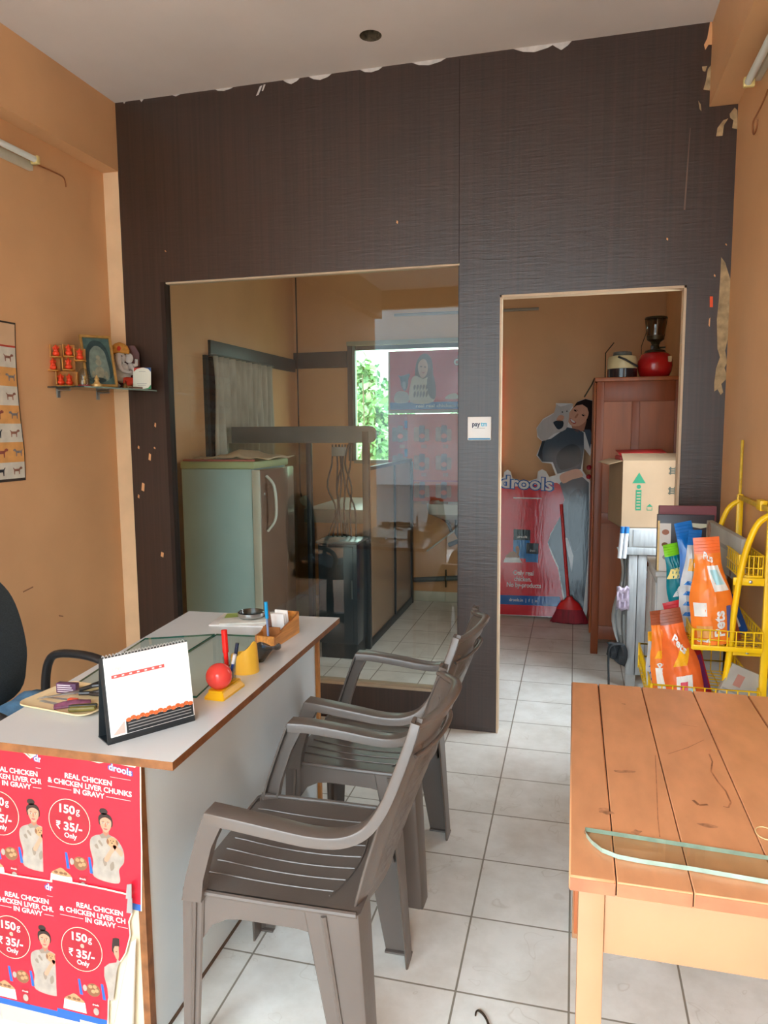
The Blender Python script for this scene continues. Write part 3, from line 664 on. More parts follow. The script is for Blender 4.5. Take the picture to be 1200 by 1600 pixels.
tag(m.build('key_fob'), 'olive and black plastic fob lying in the tray next to the calendar', 'fob')

# pen stand with a red ball
YEL = mat('yellow_plastic', (240, 186, 22), 0.3, var=0.04); REDB = mat('coral_red_plastic', (236, 76, 70), 0.15, var=0.03)
pb = Vector((-0.930, 1.795, ZD)); prz = math.radians(-2)
MP = TR(pb.x, pb.y, pb.z, prz)
ps = thing('pen_stand', 'yellow pen stand with a coral red ball and clear pen tube', 'pen stand', tuple(pb), prz)
secs = [[(p.x, p.y, z) for p in rrect(-a, a, -b, b, 0.006, 3)] for a, b, z in ((0.030, 0.064, 0), (0.030, 0.064, 0.006), (0.022, 0.056, 0.018), (0.022, 0.056, 0.024))]
MB().loft(secs, YEL, smooth=False, M=MP).build('base', ps)
MB().ell((0, -0.030, 0.024+0.033), 0.036, REDB, 24, M=MP).build('ball', ps)
CLR = glass('clear_plastic', (238, 240, 240), 1.5)
tl = MB().lathe([(0.017, 0), (0.019, 0.066)], CLR, 18, M=MP @ TR(0.0, 0.030, 0.026)); tl.box(-0.020, 0.020, 0.012, 0.05, 0.0245, 0.0265, YEL, 0.001, M=MP); tl.box(-0.024, -0.018, 0.010, 0.052, 0.026, 0.070, YEL, 0.001, M=MP); tl.build('pen_tube', ps)
def pen(name, base, tip, r, body, capm, label, cat='pen', capfrac=0.35, cap_r=1.3):
    base, tip = Vector(base), Vector(tip)
    t = thing(name, label, cat, tuple(base)); q = base.lerp(tip, 1-capfrac)
    MB().tube([base, base.lerp(q, 0.12), q], [r*0.5, r, r], body, 10).build('barrel', t)
    MB().tube([q, tip], r*cap_r, capm, 10).build('cap', t)
    return t
RPEN = mat('red_plastic', (226, 34, 30), 0.25, var=0.03); BPEN = mat('blue_plastic', (30, 70, 160), 0.3, var=0.03); CYAN = mat('cyan_plastic', (20, 160, 226), 0.3, var=0.03)
pen('marker_pen', pb+Vector((-0.004, 0.026, 0.028)), pb+Vector((-0.012, 0.030, 0.170)), 0.0065, RPEN, RPEN, 'thick red marker standing in the clear tube of the pen stand', capfrac=0.45)
pen('pen', pb+Vector((0.006, 0.034, 0.028)), pb+Vector((0.020, 0.045, 0.130)), 0.004, PGREY, mat('dark_blue_plastic', (24, 34, 62), 0.3), 'dark-capped pen leaning in the stand behind the red marker')
pen('pen', pb+Vector((0.002, 0.022, 0.028)), pb+Vector((0.024, 0.020, 0.105)), 0.004, BPEN, mat('pale_grey_plastic', (206, 208, 210), 0.3), 'short blue and grey pen leaning in the stand beside the red marker')

# yellow cup with a slanted mouth
cu = at(386, 1052, Z=ZD); cu = Vector((-0.955, 1.975, ZD))
YCUP = mat('yellow_cup_plastic', (240, 190, 66), 0.35, var=0.04)
n = 28; inner = []; outer = []; rows = [[], [], [], []]
def rim_h(a): return 0.052+0.034*max(0, math.cos(a-math.radians(-15)))+0.012*math.exp(-((a-math.radians(-15))/0.35)**2)
for k in range(n+1):
    a = -PI+2*PI*k/n
    for j, (r, fz) in enumerate(((0.045, 0), (0.040, 1), (0.036, 1), (0.039, 0.05))): rows[j].append((cu.x+r*math.cos(a), cu.y+r*math.sin(a)*0.9, ZD+fz*rim_h(a)))
m = MB().grid(rows, YCUP); m.flat(ellp(cu.x, cu.y, 0.040, 0.036, 24), ZD+0.003, YCUP)
tag(m.build('slant_cup'), 'yellow plastic cup with slanted mouth standing beside the pen stand', 'cup')
# smoked plastic dish leaning behind the cup
SMK = mat('smoked_plastic', (72, 78, 80), 0.12, var=0.05, trans=0.45)
rows = []
for i in range(9):
    t = i/8; rows.append([(-0.944+0.034*math.sin(PI*(k/10-0.5))*math.sin(PI*(0.18+0.64*t)), 2.055+0.135*t, ZD+0.002+0.012*(1-math.cos(PI*(k/10-0.5)))+0.030*math.sin(PI*t)) for k in range(11)])
tag(MB().grid(rows, SMK).build('smoked_dish', solid=0.002), 'dark smoked clear plastic dish between yellow cup and wooden organizer', 'dish')

# wooden desk organizer
og = Vector((-0.985, 2.305, ZD)); orz = math.atan2(0.15, 0.03)
og_d = Vector((at(465, 988, Z=ZD).x-at(428, 1012, Z=ZD).x, at(465, 988, Z=ZD).y-at(428, 1012, Z=ZD).y, 0)); ol = og_d.length; orz = math.atan2(og_d.y, og_d.x)
o0 = at(428, 1012, Z=ZD)
MO = TR(o0.x, o0.y, ZD, orz)                          # local x along the long side, +y to the left
orgz = thing('desk_organizer', 'wooden desk organizer with curved sides holding cards and a pen', 'organizer', tuple(o0), orz)
OWD = mat('honey_wood', (206, 140, 66), 0.45, var=0.2, scale=8, stretch=(1, 12, 12))
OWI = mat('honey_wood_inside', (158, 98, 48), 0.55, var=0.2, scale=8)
prof = [Vector(v[:2]) for v in [(0, 0), (ol, 0), (ol, 0.078), (ol*0.88, 0.068), (ol*0.70, 0.060), (ol*0.48, 0.055), (ol*0.30, 0.048), (ol*0.22, 0.040), (0, 0.036)]]
MY = MO @ Matrix.Rotation(PI/2, 4, 'X')
for y in (0.0, -0.070):
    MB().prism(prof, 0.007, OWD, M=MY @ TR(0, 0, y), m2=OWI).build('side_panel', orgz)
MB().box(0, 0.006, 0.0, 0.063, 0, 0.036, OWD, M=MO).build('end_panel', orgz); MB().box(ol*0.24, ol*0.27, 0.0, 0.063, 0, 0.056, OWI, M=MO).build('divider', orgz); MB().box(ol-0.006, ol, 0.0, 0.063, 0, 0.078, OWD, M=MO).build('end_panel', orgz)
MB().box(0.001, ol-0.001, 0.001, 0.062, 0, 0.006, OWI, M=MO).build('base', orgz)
pen('pen', MO @ Vector((0.022, 0.030, 0.008)), MO @ Vector((0.020, 0.036, 0.150)), 0.004, mat('translucent_blue_barrel', (130, 150, 190), 0.25), CYAN, 'bright cyan-capped pen standing in the wooden organizer', capfrac=0.40, cap_r=1.5)
for i, (x, h, t) in enumerate(((0.11, 0.082, 0.004), (0.124, 0.080, 0.005), (0.142, 0.088, 0.006))):
    mx = MO @ TR(min(x, ol-0.03), 0.034, 0.007, 0, 0, math.radians(-8))
    tag(MB().box(0, t, -0.024, 0.024, 0, h, PAPER, 0.0005, M=mx).build('card_stack'), ['white card stack in the wooden organizer, the one nearest the pen', 'white card stack in the wooden organizer, middle one of three', 'tallest white card stack in the wooden organizer, at its far end'][i], 'cards', 'white cards in the organizer')
cb = MB().prism([Vector(v[:2]) for v in [(0, 0), (0.018, 0), (0.022, 0.07), (0.012, 0.10), (0.0, 0.085)]], 0.004, mat('brown_comb', (140, 84, 48), 0.4), M=MO @ TR(0.055, 0.050, 0.007) @ Matrix.Rotation(PI/2, 4, 'X'))
tag(cb.build('wooden_comb'), 'brown pointed comb standing in the wooden organizer between pen and cards', 'comb')
# magazines and ashtray
for i, (rz, zz, sx, sy, colr) in enumerate(((8, 0, 0.115, 0.085, (224, 224, 222)), (20, 0.0065, 0.105, 0.078, (214, 214, 206)))):
    Mm = TR(-1.205+i*0.012, 2.512+i*0.010, ZD+zz, math.radians(rz))
    m = MB().box(-sx, sx, -sy, sy, 0, 0.006, mat('magazine_paper%s' % ('' if not i else '_grey'), colr, 0.4, var=0.12, scale=14), 0.001, M=Mm)
    if i: m.flat([Vector(p) for p in ((-sx+0.01, 0.0), (-0.04, 0.01), (-0.03, sy-0.006), (-sx+0.012, sy-0.01))], 0.0062, mat('print_green', (150, 172, 84), 0.4), Mm); m.flat(ellp(0.03, 0.02, 0.04, 0.03, 14), 0.0062, PUP2, Mm)
    tag(m.build('magazine'), ['pale magazine at the far end of the desk, lower of two', 'magazine with green cover corner, on top of another on the far desk end'][i], 'magazine', 'magazines on the desk')
Ma = TR(-1.185, 2.520, ZD+0.0128)
ag = glass('ashtray_glass', (196, 204, 206), 2.2, 0.02)
m = MB().lathe([(0.001, 0.001), (0.040, 0.001), (0.046, 0.004), (0.050, 0.024), (0.045, 0.026), (0.038, 0.010), (0.001, 0.008)], ag, 28, M=Ma)
m.lathe([(0.048, 0.006), (0.0515, 0.012), (0.0505, 0.022)], STEEL, 28, M=Ma)
tag(m.build('glass_ashtray'), 'round clear glass ashtray sitting on the magazines on the desk', 'ashtray')
# ------------------------------------------------------------------ moulded plastic armchairs
CHP = mat('taupe_chair_plastic', (98, 89, 83), 0.30, var=0.06, scale=5, bump=0.03, bscale=120)
def make_chair(label):
    t = thing('plastic_armchair', label, 'chair', (0, 0, 0), 0, 'brown plastic chairs along the desk')
    # local: sitter faces -x, y across, z up
    W = 0.225
    # seat: dished, with raised ribs running front to back
    rows = []; NX, NY = 22, 41
    def seat(x, y):
        z = 0.425-0.016*max(0, 1-((x-0.02)/0.20)**2)*max(0, 1-(y/0.21)**2)
        if x < -0.15: z -= 0.35*(x+0.15)**2*4
        return z
    for i in range(NX+1):
        x = -0.215+0.425*i/NX; r = []
        hw = W-0.012-(0.03*max(0, (-0.14-x)/0.075)**2)
        for j in range(NY+1):
            y = -hw+2*hw*j/NY; z = seat(x, y)
            r.append((x, y, z))
        rows.append(r)
    m = MB().grid(rows, CHP)
    lo = [[(p[0], p[1], p[2]-0.006) for p in r] for r in rows]; m.grid([r[::-1] for r in lo], CHP)
    for y in (-0.15, -0.10, -0.05, 0.0, 0.05, 0.10, 0.15):
        x1 = 0.155-0.9*y*y*1.2
        m.tube([(x, y, seat(x, y)+0.0012) for x in (-0.185+(x1+0.185)*k/10 for k in range(11))], 0.0022, CHP, 6)
    m.tube([(0.158-1.1*y*y, y, seat(0.158-1.1*y*y, y)+0.0012) for y in (-0.17+0.34*k/14 for k in range(15))], 0.0022, CHP, 6)
    m.build('seat', t)
    # aprons
    def arch(w, top, h, n=10):
        pts = [(-w, top), (w, top), (w, top-0.135), (w-0.022, top-0.125)]
        for k in range(n+1):
            a = -1+2*k/n; pts.append((-(a)*(w-0.03), top-h-0.075*abs(a)**5))
        pts += [(-w+0.022, top-0.125), (-w, top-0.135)]
        return [Vector(p) for p in pts]
    for s in (-1, 1):
        m = MB()
        m.prism(arch(0.205, 0.425, 0.055), 0.005, CHP, M=Matrix(((1, 0, 0, 0.0), (0, 0, -1, s*(W-0.004)+0.0025), (0, 1, 0, 0), (0, 0, 0, 1))))
        m.tube([(-0.205, s*W, 0.424), (0.0, s*(W+0.003), 0.424), (0.205, s*W, 0.424)], 0.007, CHP, 8)
        m.build('side_apron', t)
    m = MB().prism(arch(W-0.006, 0.412, 0.05), 0.005, CHP, M=Matrix(((0, 0, 1, -0.214), (1, 0, 0, 0), (0, 1, 0, 0), (0, 0, 0, 1))))
    m.build('front_apron', t)
    m = MB().prism(arch(W-0.02, 0.425, 0.05), 0.005, CHP, M=Matrix(((0, 0, 1, 0.195), (1, 0, 0, 0), (0, 1, 0, 0), (0, 0, 0, 1))))
    m.build('rear_apron', t)
    # legs: L-shaped section, tapering, splayed
    def leg(x0, y0, x1, y1, ax, ay, wt, wb, wty, wby, z0):
        secs = []; th = 0.007
        for k in range(7):
            q = k/6; x = x0+(x1-x0)*q; y = y0+(y1-y0)*q; z = z0*(1-q); wx = wt+(wb-wt)*q; wy = wty+(wby-wty)*q; r = 0.012
            P = [(0, r), (r*0.3, r*0.3), (r, 0), (wx-0.004, 0), (wx, th*0.5), (wx-0.003, th), (r+th*0.6, th), (th, r+th*0.6), (th, wy-0.003), (th*0.5, wy), (0, wy-0.004)]
            S = [(x+ax*a, y+ay*b, z) for a, b in P]
            secs.append(S if ax*ay < 0 else S[::-1])
        mm = MB().loft(secs, CHP)
        rib = [(x0+ax*wt*0.62, y0-ay*0.002, z0-0.01), (x1+ax*wb*0.62, y1-ay*0.002, 0.012)]
        mm.tube(rib, [0.007, 0.004], CHP, 6)
        mm.box(min(x1, x1+ax*wb), max(x1, x1+ax*wb), min(y1, y1+ay*0.02), max(y1, y1+ay*0.02), 0, 0.006, CHP, 0.002)
        return mm
    for s in (-1, 1):
        leg(-0.215, s*(W+0.004), -0.225, s*(W+0.012), 1, -s, 0.058, 0.044, 0.095, 0.065, 0.424).build('leg', t)
        leg(0.212, s*(W+0.002), 0.238, s*(W+0.006), -1, -s, 0.130, 0.078, 0.095, 0.070, 0.424).build('leg', t)
    # arms: front post, flat arm, and the sweep up into the back rail, one moulding each side
    for s in (-1, 1):
        path = [(-0.122, 0.250, 0.637), (-0.06, 0.256, 0.635), (0.04, 0.258, 0.625), (0.12, 0.256, 0.616), (0.185, 0.250, 0.618), (0.235, 0.242, 0.640), (0.272, 0.232, 0.690), (0.300, 0.216, 0.760), (0.322, 0.198, 0.825), (0.332, 0.186, 0.862)]
        path = spl([(a, b*s, c) for a, b, c in path], 4, False)
        secs = []
        for k, p in enumerate(path):
            a = path[max(0, k-1)]; b = path[min(len(path)-1, k+1)]; tg = (b-a).normalized()
            sd = Vector((0, 1, 0)); nn = tg.cross(sd); nn = -nn if nn.z < -0.05 or (abs(nn.z) < 0.6 and nn.x > 0) else nn
            nn.normalize(); q = k/(len(path)-1)
            hw = 0.029-0.010*q; th = 0.019-0.004*q
            S = [p+sd*u*hw+nn*v*th for u, v in ((-1, -0.75), (-1, 0.30), (-0.90, 0.56), (-0.78, 0.62), (0.78, 0.62), (0.90, 0.56), (1, 0.30), (1, -0.75), (0.86, -0.75), (0.82, 0.1), (-0.82, 0.1), (-0.86, -0.75))]
            secs.append(S)
        mm = MB().loft(secs, CHP)
        # post down to the seat side
        ps_ = []
        for q, (x, y, z, wx) in enumerate(((-0.205, 0.229, 0.41, 0.048), (-0.190, 0.236, 0.47, 0.044), (-0.160, 0.246, 0.56, 0.043), (-0.140, 0.250, 0.615, 0.050), (-0.130, 0.250, 0.640, 0.060))):
            P = [(0, 0), (wx, 0), (wx, -0.028), (wx-0.006, -0.028), (wx-0.006, -0.006), (0.006, -0.006), (0.006, -0.028), (0, -0.028)]
            S = [(x+a, s*(y+0.014+b), z) for a, b in P]; ps_.append(S if s < 0 else S[::-1])
        mm.loft(ps_, CHP)
        mm.build('armrest', t)
    # back: concave panel with pressed basket weave, between two rails
    rows = []; NU, NV = 56, 56
    for i in range(NV+1):
        v = i/NV; z = 0.405+0.445*v; xb = 0.190+0.135*v**1.15; hw = 0.197+0.010*math.sin(PI*v)-0.018*v
        r = []
        for j in range(NU+1):
            u = -1+2*j/NU; x = xb+0.072*(1-u*u)*(0.50+0.40*v)
            if abs(u) < 0.72 and 0.10 < v < 0.80:
                cu_, cv_ = int((u+1)*15), int(v*26)
                fu, fv = (u+1)*15-cu_, v*26-cv_
                x += 0.0030*(math.sin(PI*fu) if (cu_+cv_) % 2 else math.sin(PI*fv))
            if 0.74 < abs(u) < 0.84 and 0.08 < v < 0.86: x += 0.006
            zz = z+(0.012*math.cos(u*PI*1.0)*max(0, v-0.8)/0.2)
            r.append((x, u*hw, zz))
        rows.append(r)
    V = [p for r in rows for p in r]; n = NU+1
    F = []
    for i in range(NV):
        for j in range(NU):
            u = -1+2*(j+0.5)/NU; v = (i+0.5)/NV
            if abs(u) < 0.34 and 0.865 < v < 0.935 and (abs(u) < 0.30 or 0.88 < v < 0.92): continue
            F.append((i*n+j, i*n+j+1, (i+1)*n+j+1, (i+1)*n+j))
    MB().add(V, F, CHP, True).build('backrest', t, solid=0.005)
    tp = [(0.325+0.065*(1-u*u), u*0.179, 0.850+0.012*math.cos(u*PI)+0.006) for u in (-1+2*k/16 for k in range(17))]
    mm = MB().tube(tp, [0.013]*17, CHP, 10, flat=0.7)
    lp = [(0.318+0.062*(1-u*u)-0.004, u*0.185, 0.782+0.010*math.cos(u*PI)) for u in (-0.9+1.8*k/14 for k in range(15))]
    mm.tube(lp, 0.005, CHP, 8); mm.build('top_rail', t)
    return t
chA = make_chair('brown plastic armchair facing the desk, nearest the camera, its legs cut by the picture bottom')
chA.location = (-0.648, 1.640, 0); chA.rotation_euler = (0, 0, math.radians(1))
chB = dup(chA, (-0.655, 2.300, 0), math.radians(-1.5), 'brown plastic armchair facing the desk, farther one, by the dark partition')

# ------------------------------------------------------------------ plank table at the right wall
TPL = mat('worn_orange_planks', (222, 162, 118), 0.34, var=0.07, scale=9, bump=0.04, bscale=40, stretch=(2.5, 1, 2.5))
TEDGE = mat('table_edge', (184, 122, 88), 0.45, var=0.15, scale=14)
TLEG = mat('peach_painted_wood', (184, 140, 104), 0.45, var=0.05, scale=6)
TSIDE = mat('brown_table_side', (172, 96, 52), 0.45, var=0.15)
SEAMG = mat('plank_gap', (58, 34, 22), 0.9)
STAIN = mat('table_stain', (178, 120, 84), 0.45, var=0.3, scale=50)
tb = thing('plank_table', 'wooden table with worn orange plank top and peach legs', 'table', (0.30, 1.63, 0))
seams = [0.006, 0.0805, 0.1965, 0.330, 0.469, 0.610]; TY0, TY1 = 1.160, 2.105
m = MB()
for i in range(5): m.box(seams[i]+(0.0010 if i else 0), seams[i+1]-(0.0010 if i < 4 else 0), TY0, TY1, 0.723, ZD, TPL, 0.003 if i in (0, 4) else 0.0012, seg=1)
for i in range(5): m.box(seams[i]+0.002, seams[i+1]-0.002, TY0-0.0008, TY0+0.002, 0.7250, ZD-0.003, TEDGE)
m.box(seams[0]+0.003, seams[5]-0.003, TY0+0.004, TY1-0.004, 0.724, ZD-0.006, SEAMG)
def mark(px, w=0.0016, zz=ZD+0.0003, mtl=STAIN):
    P = [at(x, y, Z=zz) for x, y in px]
    for i in range(len(P)-1):
        d = (P[i+1]-P[i]); n_ = Vector((-d.y, d.x, 0)).normalized()*w
        m.add([P[i]-n_, P[i]+n_, P[i+1]+n_, P[i+1]-n_], [(0, 1, 2, 3)] if n_.cross(d).z < 0 else [(3, 2, 1, 0)], mtl)
mark([(1108, 1178), (1113, 1190), (1111, 1205), (1122, 1222), (1134, 1236), (1142, 1254), (1138, 1262), (1130, 1260)])
mark([(1083, 1250), (1092, 1258), (1106, 1257)], 0.003); mark([(1024, 1180), (1026, 1230), (1028, 1280), (1031, 1308)], 0.0008)
mark([(1044, 1178), (1075, 1168), (1100, 1156)], 0.0008); mark([(1066, 1132), (1090, 1136)], 0.0008)
for (x, y, a, b, r) in ((950, 1270, .012, .006, 20), (942, 1265, .014, .010, 40), (975, 1205, .02, .008, 10), (1105, 1290, .016, .010, 0), (975, 1100, .006, .004, 0), (918, 1300, .008, .01, 0), (995, 1300, .01, .007, 30)):
    c_ = at(x, y, Z=ZD+0.0004); m.flat([Vector((c_.x+p.x, c_.y+p.y)) for p in spl([(v.x*random.uniform(.6, 1.2), v.y*random.uniform(.6, 1.2), 0) for v in ellp(0, 0, a, b, 9, math.radians(r))], 3)], c_.z, mat('table_grime', (192, 138, 102), 0.5, var=0.3, scale=60))
m.build('tabletop', tb)
for (x, y) in ((0.022, 1.180), (0.560, 1.180), (0.022, 2.045), (0.560, 2.045)):
    MB().box(x, x+0.042, y, y+0.042, 0, 0.7225, TLEG, 0.002).build('leg', tb)
m = MB().box(0.0645, 0.5595, 1.186, 1.206, 0.604, 0.7225, TLEG, 0.001); m.build('apron', tb)
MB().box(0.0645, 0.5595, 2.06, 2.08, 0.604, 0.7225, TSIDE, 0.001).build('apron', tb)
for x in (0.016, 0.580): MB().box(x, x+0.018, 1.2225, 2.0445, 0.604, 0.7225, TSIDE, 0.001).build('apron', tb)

# glass shelf offcut lying along the front edge: straight at the back, bowed at the front
gl = [at(914, 1300, Z=ZD), at(1200, 1345, Z=ZD), at(1300, 1360.8, Z=ZD), at(1310, 1400, Z=ZD), at(1200, 1383, Z=ZD), at(1080, 1362, Z=ZD), at(1000, 1350, Z=ZD), at(965, 1343, Z=ZD), at(940, 1333, Z=ZD), at(924, 1320, Z=ZD), at(916, 1309, Z=ZD)]
glass_sheet('glass_shelf_panel', [(p.x, p.y) for p in gl][::-1], ZD+0.0012, 0.008, 'long bow-fronted glass shelf panel lying on the front of plank table', 'glass', None, glass('bow_glass', (240, 248, 244), 1.6), mat('pale_green_glass_edge', (172, 200, 186), 0.12, var=0.15, scale=30))
ringc = at(1196, 1302, Z=ZD+0.002)
tag(MB().tube([ringc+Vector((0.016*math.cos(a), 0.022*math.sin(a), 0)) for a in (2*PI*k/20 for k in range(20))], 0.0011, mat('cream_string', (236, 214, 160), 0.6), 6, closed=True).build('string_loop'), 'loop of cream string lying on the plank table at its right', 'string')
hk = [at(x, y, Z=0.006) for x, y in ((743, 1587), (744, 1581), (748, 1579), (756, 1586), (763, 1600), (770, 1630), (774, 1660))]
tag(MB().tube(spl(hk, 4, False), [0.0022]*8+[0.003]*17, mat('dark_bent_wire', (58, 46, 34), 0.5), 8).build('bent_hook'), 'dark hooked wire lying on the floor tiles at the picture bottom', 'wire')

# ------------------------------------------------------------------ office chair at the left
MESHB = mat('black_mesh_fabric', (54, 62, 66), 0.8, var=0.15, scale=160, bump=0.3, bscale=400)
SEATB = mat('black_seat_fabric', (40, 42, 46), 0.9, var=0.1, scale=80)
def office_chair(label, loc, rz, group=None):
    t = thing('office_chair', label, 'chair', loc, rz, group)
    MW = TR(*loc, rz)
    # faces +x
    def R_(h): return rrect(-0.225, 0.225, 0, h, 0.09, 6)
    secs = []
    rows = []
    pts = spl([(-0.16, 0.53, 0), (0.16, 0.53, 0), (0.235, 0.64, 0), (0.235, 0.78, 0), (0.19, 0.92, 0), (0.09, 1.00, 0), (-0.09, 1.00, 0), (-0.19, 0.92, 0), (-0.235, 0.78, 0), (-0.235, 0.64, 0)], 5)
    for off, k in ((-0.03, 0.90), (-0.036, 0.97), (-0.03, 1.0), (-0.012, 1.0), (0.0, 0.97), (0.006, 0.90)):
        secs.append([(-0.215+off+0.35*(p.x*k)**2-0.05*(p.y-0.76), p.x*k, 0.76+(p.y-0.76)*k) for p in pts])
    MB().loft(secs, MESHB, M=MW).build('backrest', t)
    secs = [[(p.x, p.y, z) for p in rrect(-0.22*k, 0.23*k, -0.235*k, 0.235*k, 0.09, 5)] for z, k in ((0.43, 0.92), (0.44, 1.0), (0.475, 1.0), (0.49, 0.93), (0.495, 0.6))]
    MB().loft(secs, SEATB, M=MW).build('seat', t)
    for s in (-1, 1):
        pth = spl([(-0.13, 0.245*s, 0.45), (-0.145, 0.262*s, 0.55), (-0.13, 0.268*s, 0.635), (-0.085, 0.270*s, 0.668), (0.04, 0.268*s, 0.665), (0.13, 0.262*s, 0.630), (0.15, 0.258*s, 0.56), (0.09, 0.245*s, 0.45)], 5, False)
        MB().tube(pth, 0.019, BLKP, 12, M=MW, flat=0.8).build('armrest', t)
    MB().tube([(-0.1, 0, 0.44), (-0.21, 0, 0.46), (-0.265, 0, 0.55), (-0.255, 0, 0.68)], [0.02, 0.02, 0.02, 0.014], BLKP, 8, M=MW).build('back_bracket', t)
    MB().tube([(0, 0, 0.09), (0, 0, 0.25), (0, 0, 0.43)], [0.028, 0.028, 0.02], BLKP, 12, M=MW).build('gas_column', t)
    bm_ = MB()
    for k in range(5):
        a = 2*PI*k/5+0.3; bm_.tube([(0.02*math.cos(a), 0.02*math.sin(a), 0.11), (0.27*math.cos(a), 0.27*math.sin(a), 0.075)], [0.026, 0.017], BLKP, 8, M=MW)
    bs = bm_.build('star_base', t)
    for k in range(5):
        a = 2*PI*k/5+0.3; cx_, cy_ = 0.27*math.cos(a), 0.27*math.sin(a)
        MB().lathe([(0.001, -0.022), (0.024, -0.020), (0.027, 0), (0.024, 0.020), (0.001, 0.022)], BLKP, 14, M=MW @ TR(cx_, cy_, 0.027, a+0.7) @ Matrix.Rotation(PI/2, 4, 'X')).build('caster', bs)
    return t
office_chair('black office chair behind the desk, by the left wall, rounded mesh back', (-1.712, 1.955, 0), math.radians(3))
# blue cloth over the seat edge
BLUEC = mat('blue_cloth', (98, 142, 180), 0.9, var=0.12, scale=20, bump=0.2, bscale=80)
rows = []
for i in range(13):
    r = []
    for j in range(11):
        x = -1.90+0.30*i/12; y = 1.84+0.30*j/10
        r.append((x, y, 0.503+0.045*math.exp(-((x+1.82)/0.09)**2)*(0.6+0.4*math.sin(7*y))+0.018*abs(math.sin(23*x+9*y))+0.012*math.sin(31*y)**2))
    rows.append(r)
tag(MB().grid(rows, BLUEC).build('blue_cloth', solid=0.004), 'crumpled pale blue cloth lying on the seat of the office chair behind the desk', 'cloth')

# ------------------------------------------------------------------ left wall: breed chart, tube light, shelf of deities
CHW = mat('chart_cream', (214, 206, 190), 0.6, var=0.08, scale=20); CHO = mat('chart_orange', (222, 160, 92), 0.6, var=0.08, scale=20)
CHB = mat('chart_border', (58, 44, 34), 0.6); CHR = mat('chart_red_line', (196, 66, 44), 0.6); DOGS = [mat('print_dog_%s' % n_, c_, 0.6, var=0.2, scale=60) for n_, c_ in (('brown', (146, 96, 76)), ('black', (52, 50, 54)), ('grey', (132, 124, 122)), ('red', (150, 78, 66)), ('white', (226, 222, 214)))]
cy0, cy1, cz0, cz1 = 2.15, 2.752, 1.262, 1.947
bulge = lambda z: 0.004+0.010*math.sin(PI*(z-cz0)/(cz1-cz0)*1.0)
lean = lambda z: -0.022*math.sin(PI*min(1, max(0, (z-cz0-0.12)/(cz1-cz0-0.1))))        # the sheet's right edge bows in
m = MB()
NR = 24
rows = [[(XL+bulge(cz0+(cz1-cz0)*i/NR)*(0.3+0.7*j/12), cy0+(cy1-cy0+lean(cz0+(cz1-cz0)*i/NR))*j/12, cz0+(cz1-cz0)*i/NR) for j in range(13)] for i in range(NR+1)]
def chartpt(y, z, k=1): return (XL+bulge(z)*(0.3+0.7*min(1, (y-cy0)/(cy1-cy0)))+0.0009*k, y, z)
bnd = [cz0+0.012, 1.345, 1.432, 1.512, 1.590, 1.672, 1.752, 1.838, 1.846, cz1-0.008]
cols = [CHW, CHO, CHW, CHO, CHW, CHO, CHW, CHR, mat('chart_pale_orange', (216, 178, 140), 0.6, var=0.05)]
m.grid(rows, CHB)
for b_ in range(9):
    z0, z1 = bnd[b_], bnd[b_+1]; K = 4
    rr = [[chartpt(cy0+(cy1-0.006-cy0+lean(z))*j/8, z) for j in range(9)] for z in (z0+(z1-z0)*i/K for i in range(K+1))]
    m.grid(rr, cols[b_])
DOG = [(-1, 0.15), (-1.05, 0.35), (-0.8, 0.5), (-0.55, 0.42), (-0.4, 0.2), (0.5, 0.2), (0.75, 0.42), (0.85, 0.4), (0.65, 0.08), (0.62, -0.6), (0.48, -0.6), (0.42, -0.15), (-0.3, -0.15), (-0.36, -0.6), (-0.5, -0.6), (-0.52, 0.0), (-0.72, 0.12)]
for b_ in range(7):
    zc = (bnd[b_]+bnd[b_+1])/2
    for k in range(6):
        y = cy1-0.052-0.098*k+(0.012 if b_ % 2 else 0)+lean(zc)*0.9; sc_ = 0.030+0.006*((b_*3+k) % 3); fl = 1 if (b_+k) % 2 else -1
        P = [chartpt(y+fl*p[0]*sc_, zc+p[1]*sc_, 2) for p in DOG]
        m.add(P if fl > 0 else P[::-1], [tuple(range(len(P)))], DOGS[(b_*2+k) % 4])
        mark_ = [chartpt(y+q*0.016, zc-0.033, 2) for q in (-1, 1)]
tag(m.build('dog_breed_chart', fix=False), 'chart of small dogs in cream and orange rows hanging on the left wall', 'poster')

TUBEG = mat('tube_glass', (216, 220, 212), 0.3, var=0.03); BATT = mat('tube_batten', (206, 198, 176), 0.5, var=0.1)
def tube_light(label, p0, p1, wall, group='tube lights on the side walls'):
    p0, p1 = Vector(p0), Vector(p1); d = (p1-p0).normalized(); w = Vector((wall, 0, 0))
    t = thing('tube_light', label, 'light', tuple((p0+p1)/2), 0, group)
    Mx = frame(p0, d, w)
    ln = (p1-p0).length
    MB().box(0, ln, 0.0, 0.022, -0.030, 0.008, BATT, 0.004, M=Mx).build('batten', t)
    MB().tube([(0.02, 0.045, 0.012), (ln-0.02, 0.045, 0.012)], 0.0135, TUBEG, 14, M=Mx).build('tube', t)
    for x in (0.0, ln-0.02):
        MB().box(x, x+0.02, 0.0225, 0.060, -0.006, 0.028, mat('tube_holder_yellowed', (220, 196, 128), 0.5), 0.003, M=Mx).build('lamp_holder', t)
    return t
tl_z = 2.660
tube_light('unlit tube light high on the left wall, cut by the picture edge', (XL, 2.90, 2.655), (XL, 1.70, 2.655), 1)
tube_light('unlit tube light high at the right wall, under the beam', (XR, 3.04, 2.715), (XR, 1.84, 2.715), -1)
CABLE = mat('painted_cable', (150, 92, 52), 0.6)
cab = [at(x, y, X=XL+0.004) for x, y in ((46, 250), (60, 258), (80, 267), (98, 276), (102, 285), (103, 292))]
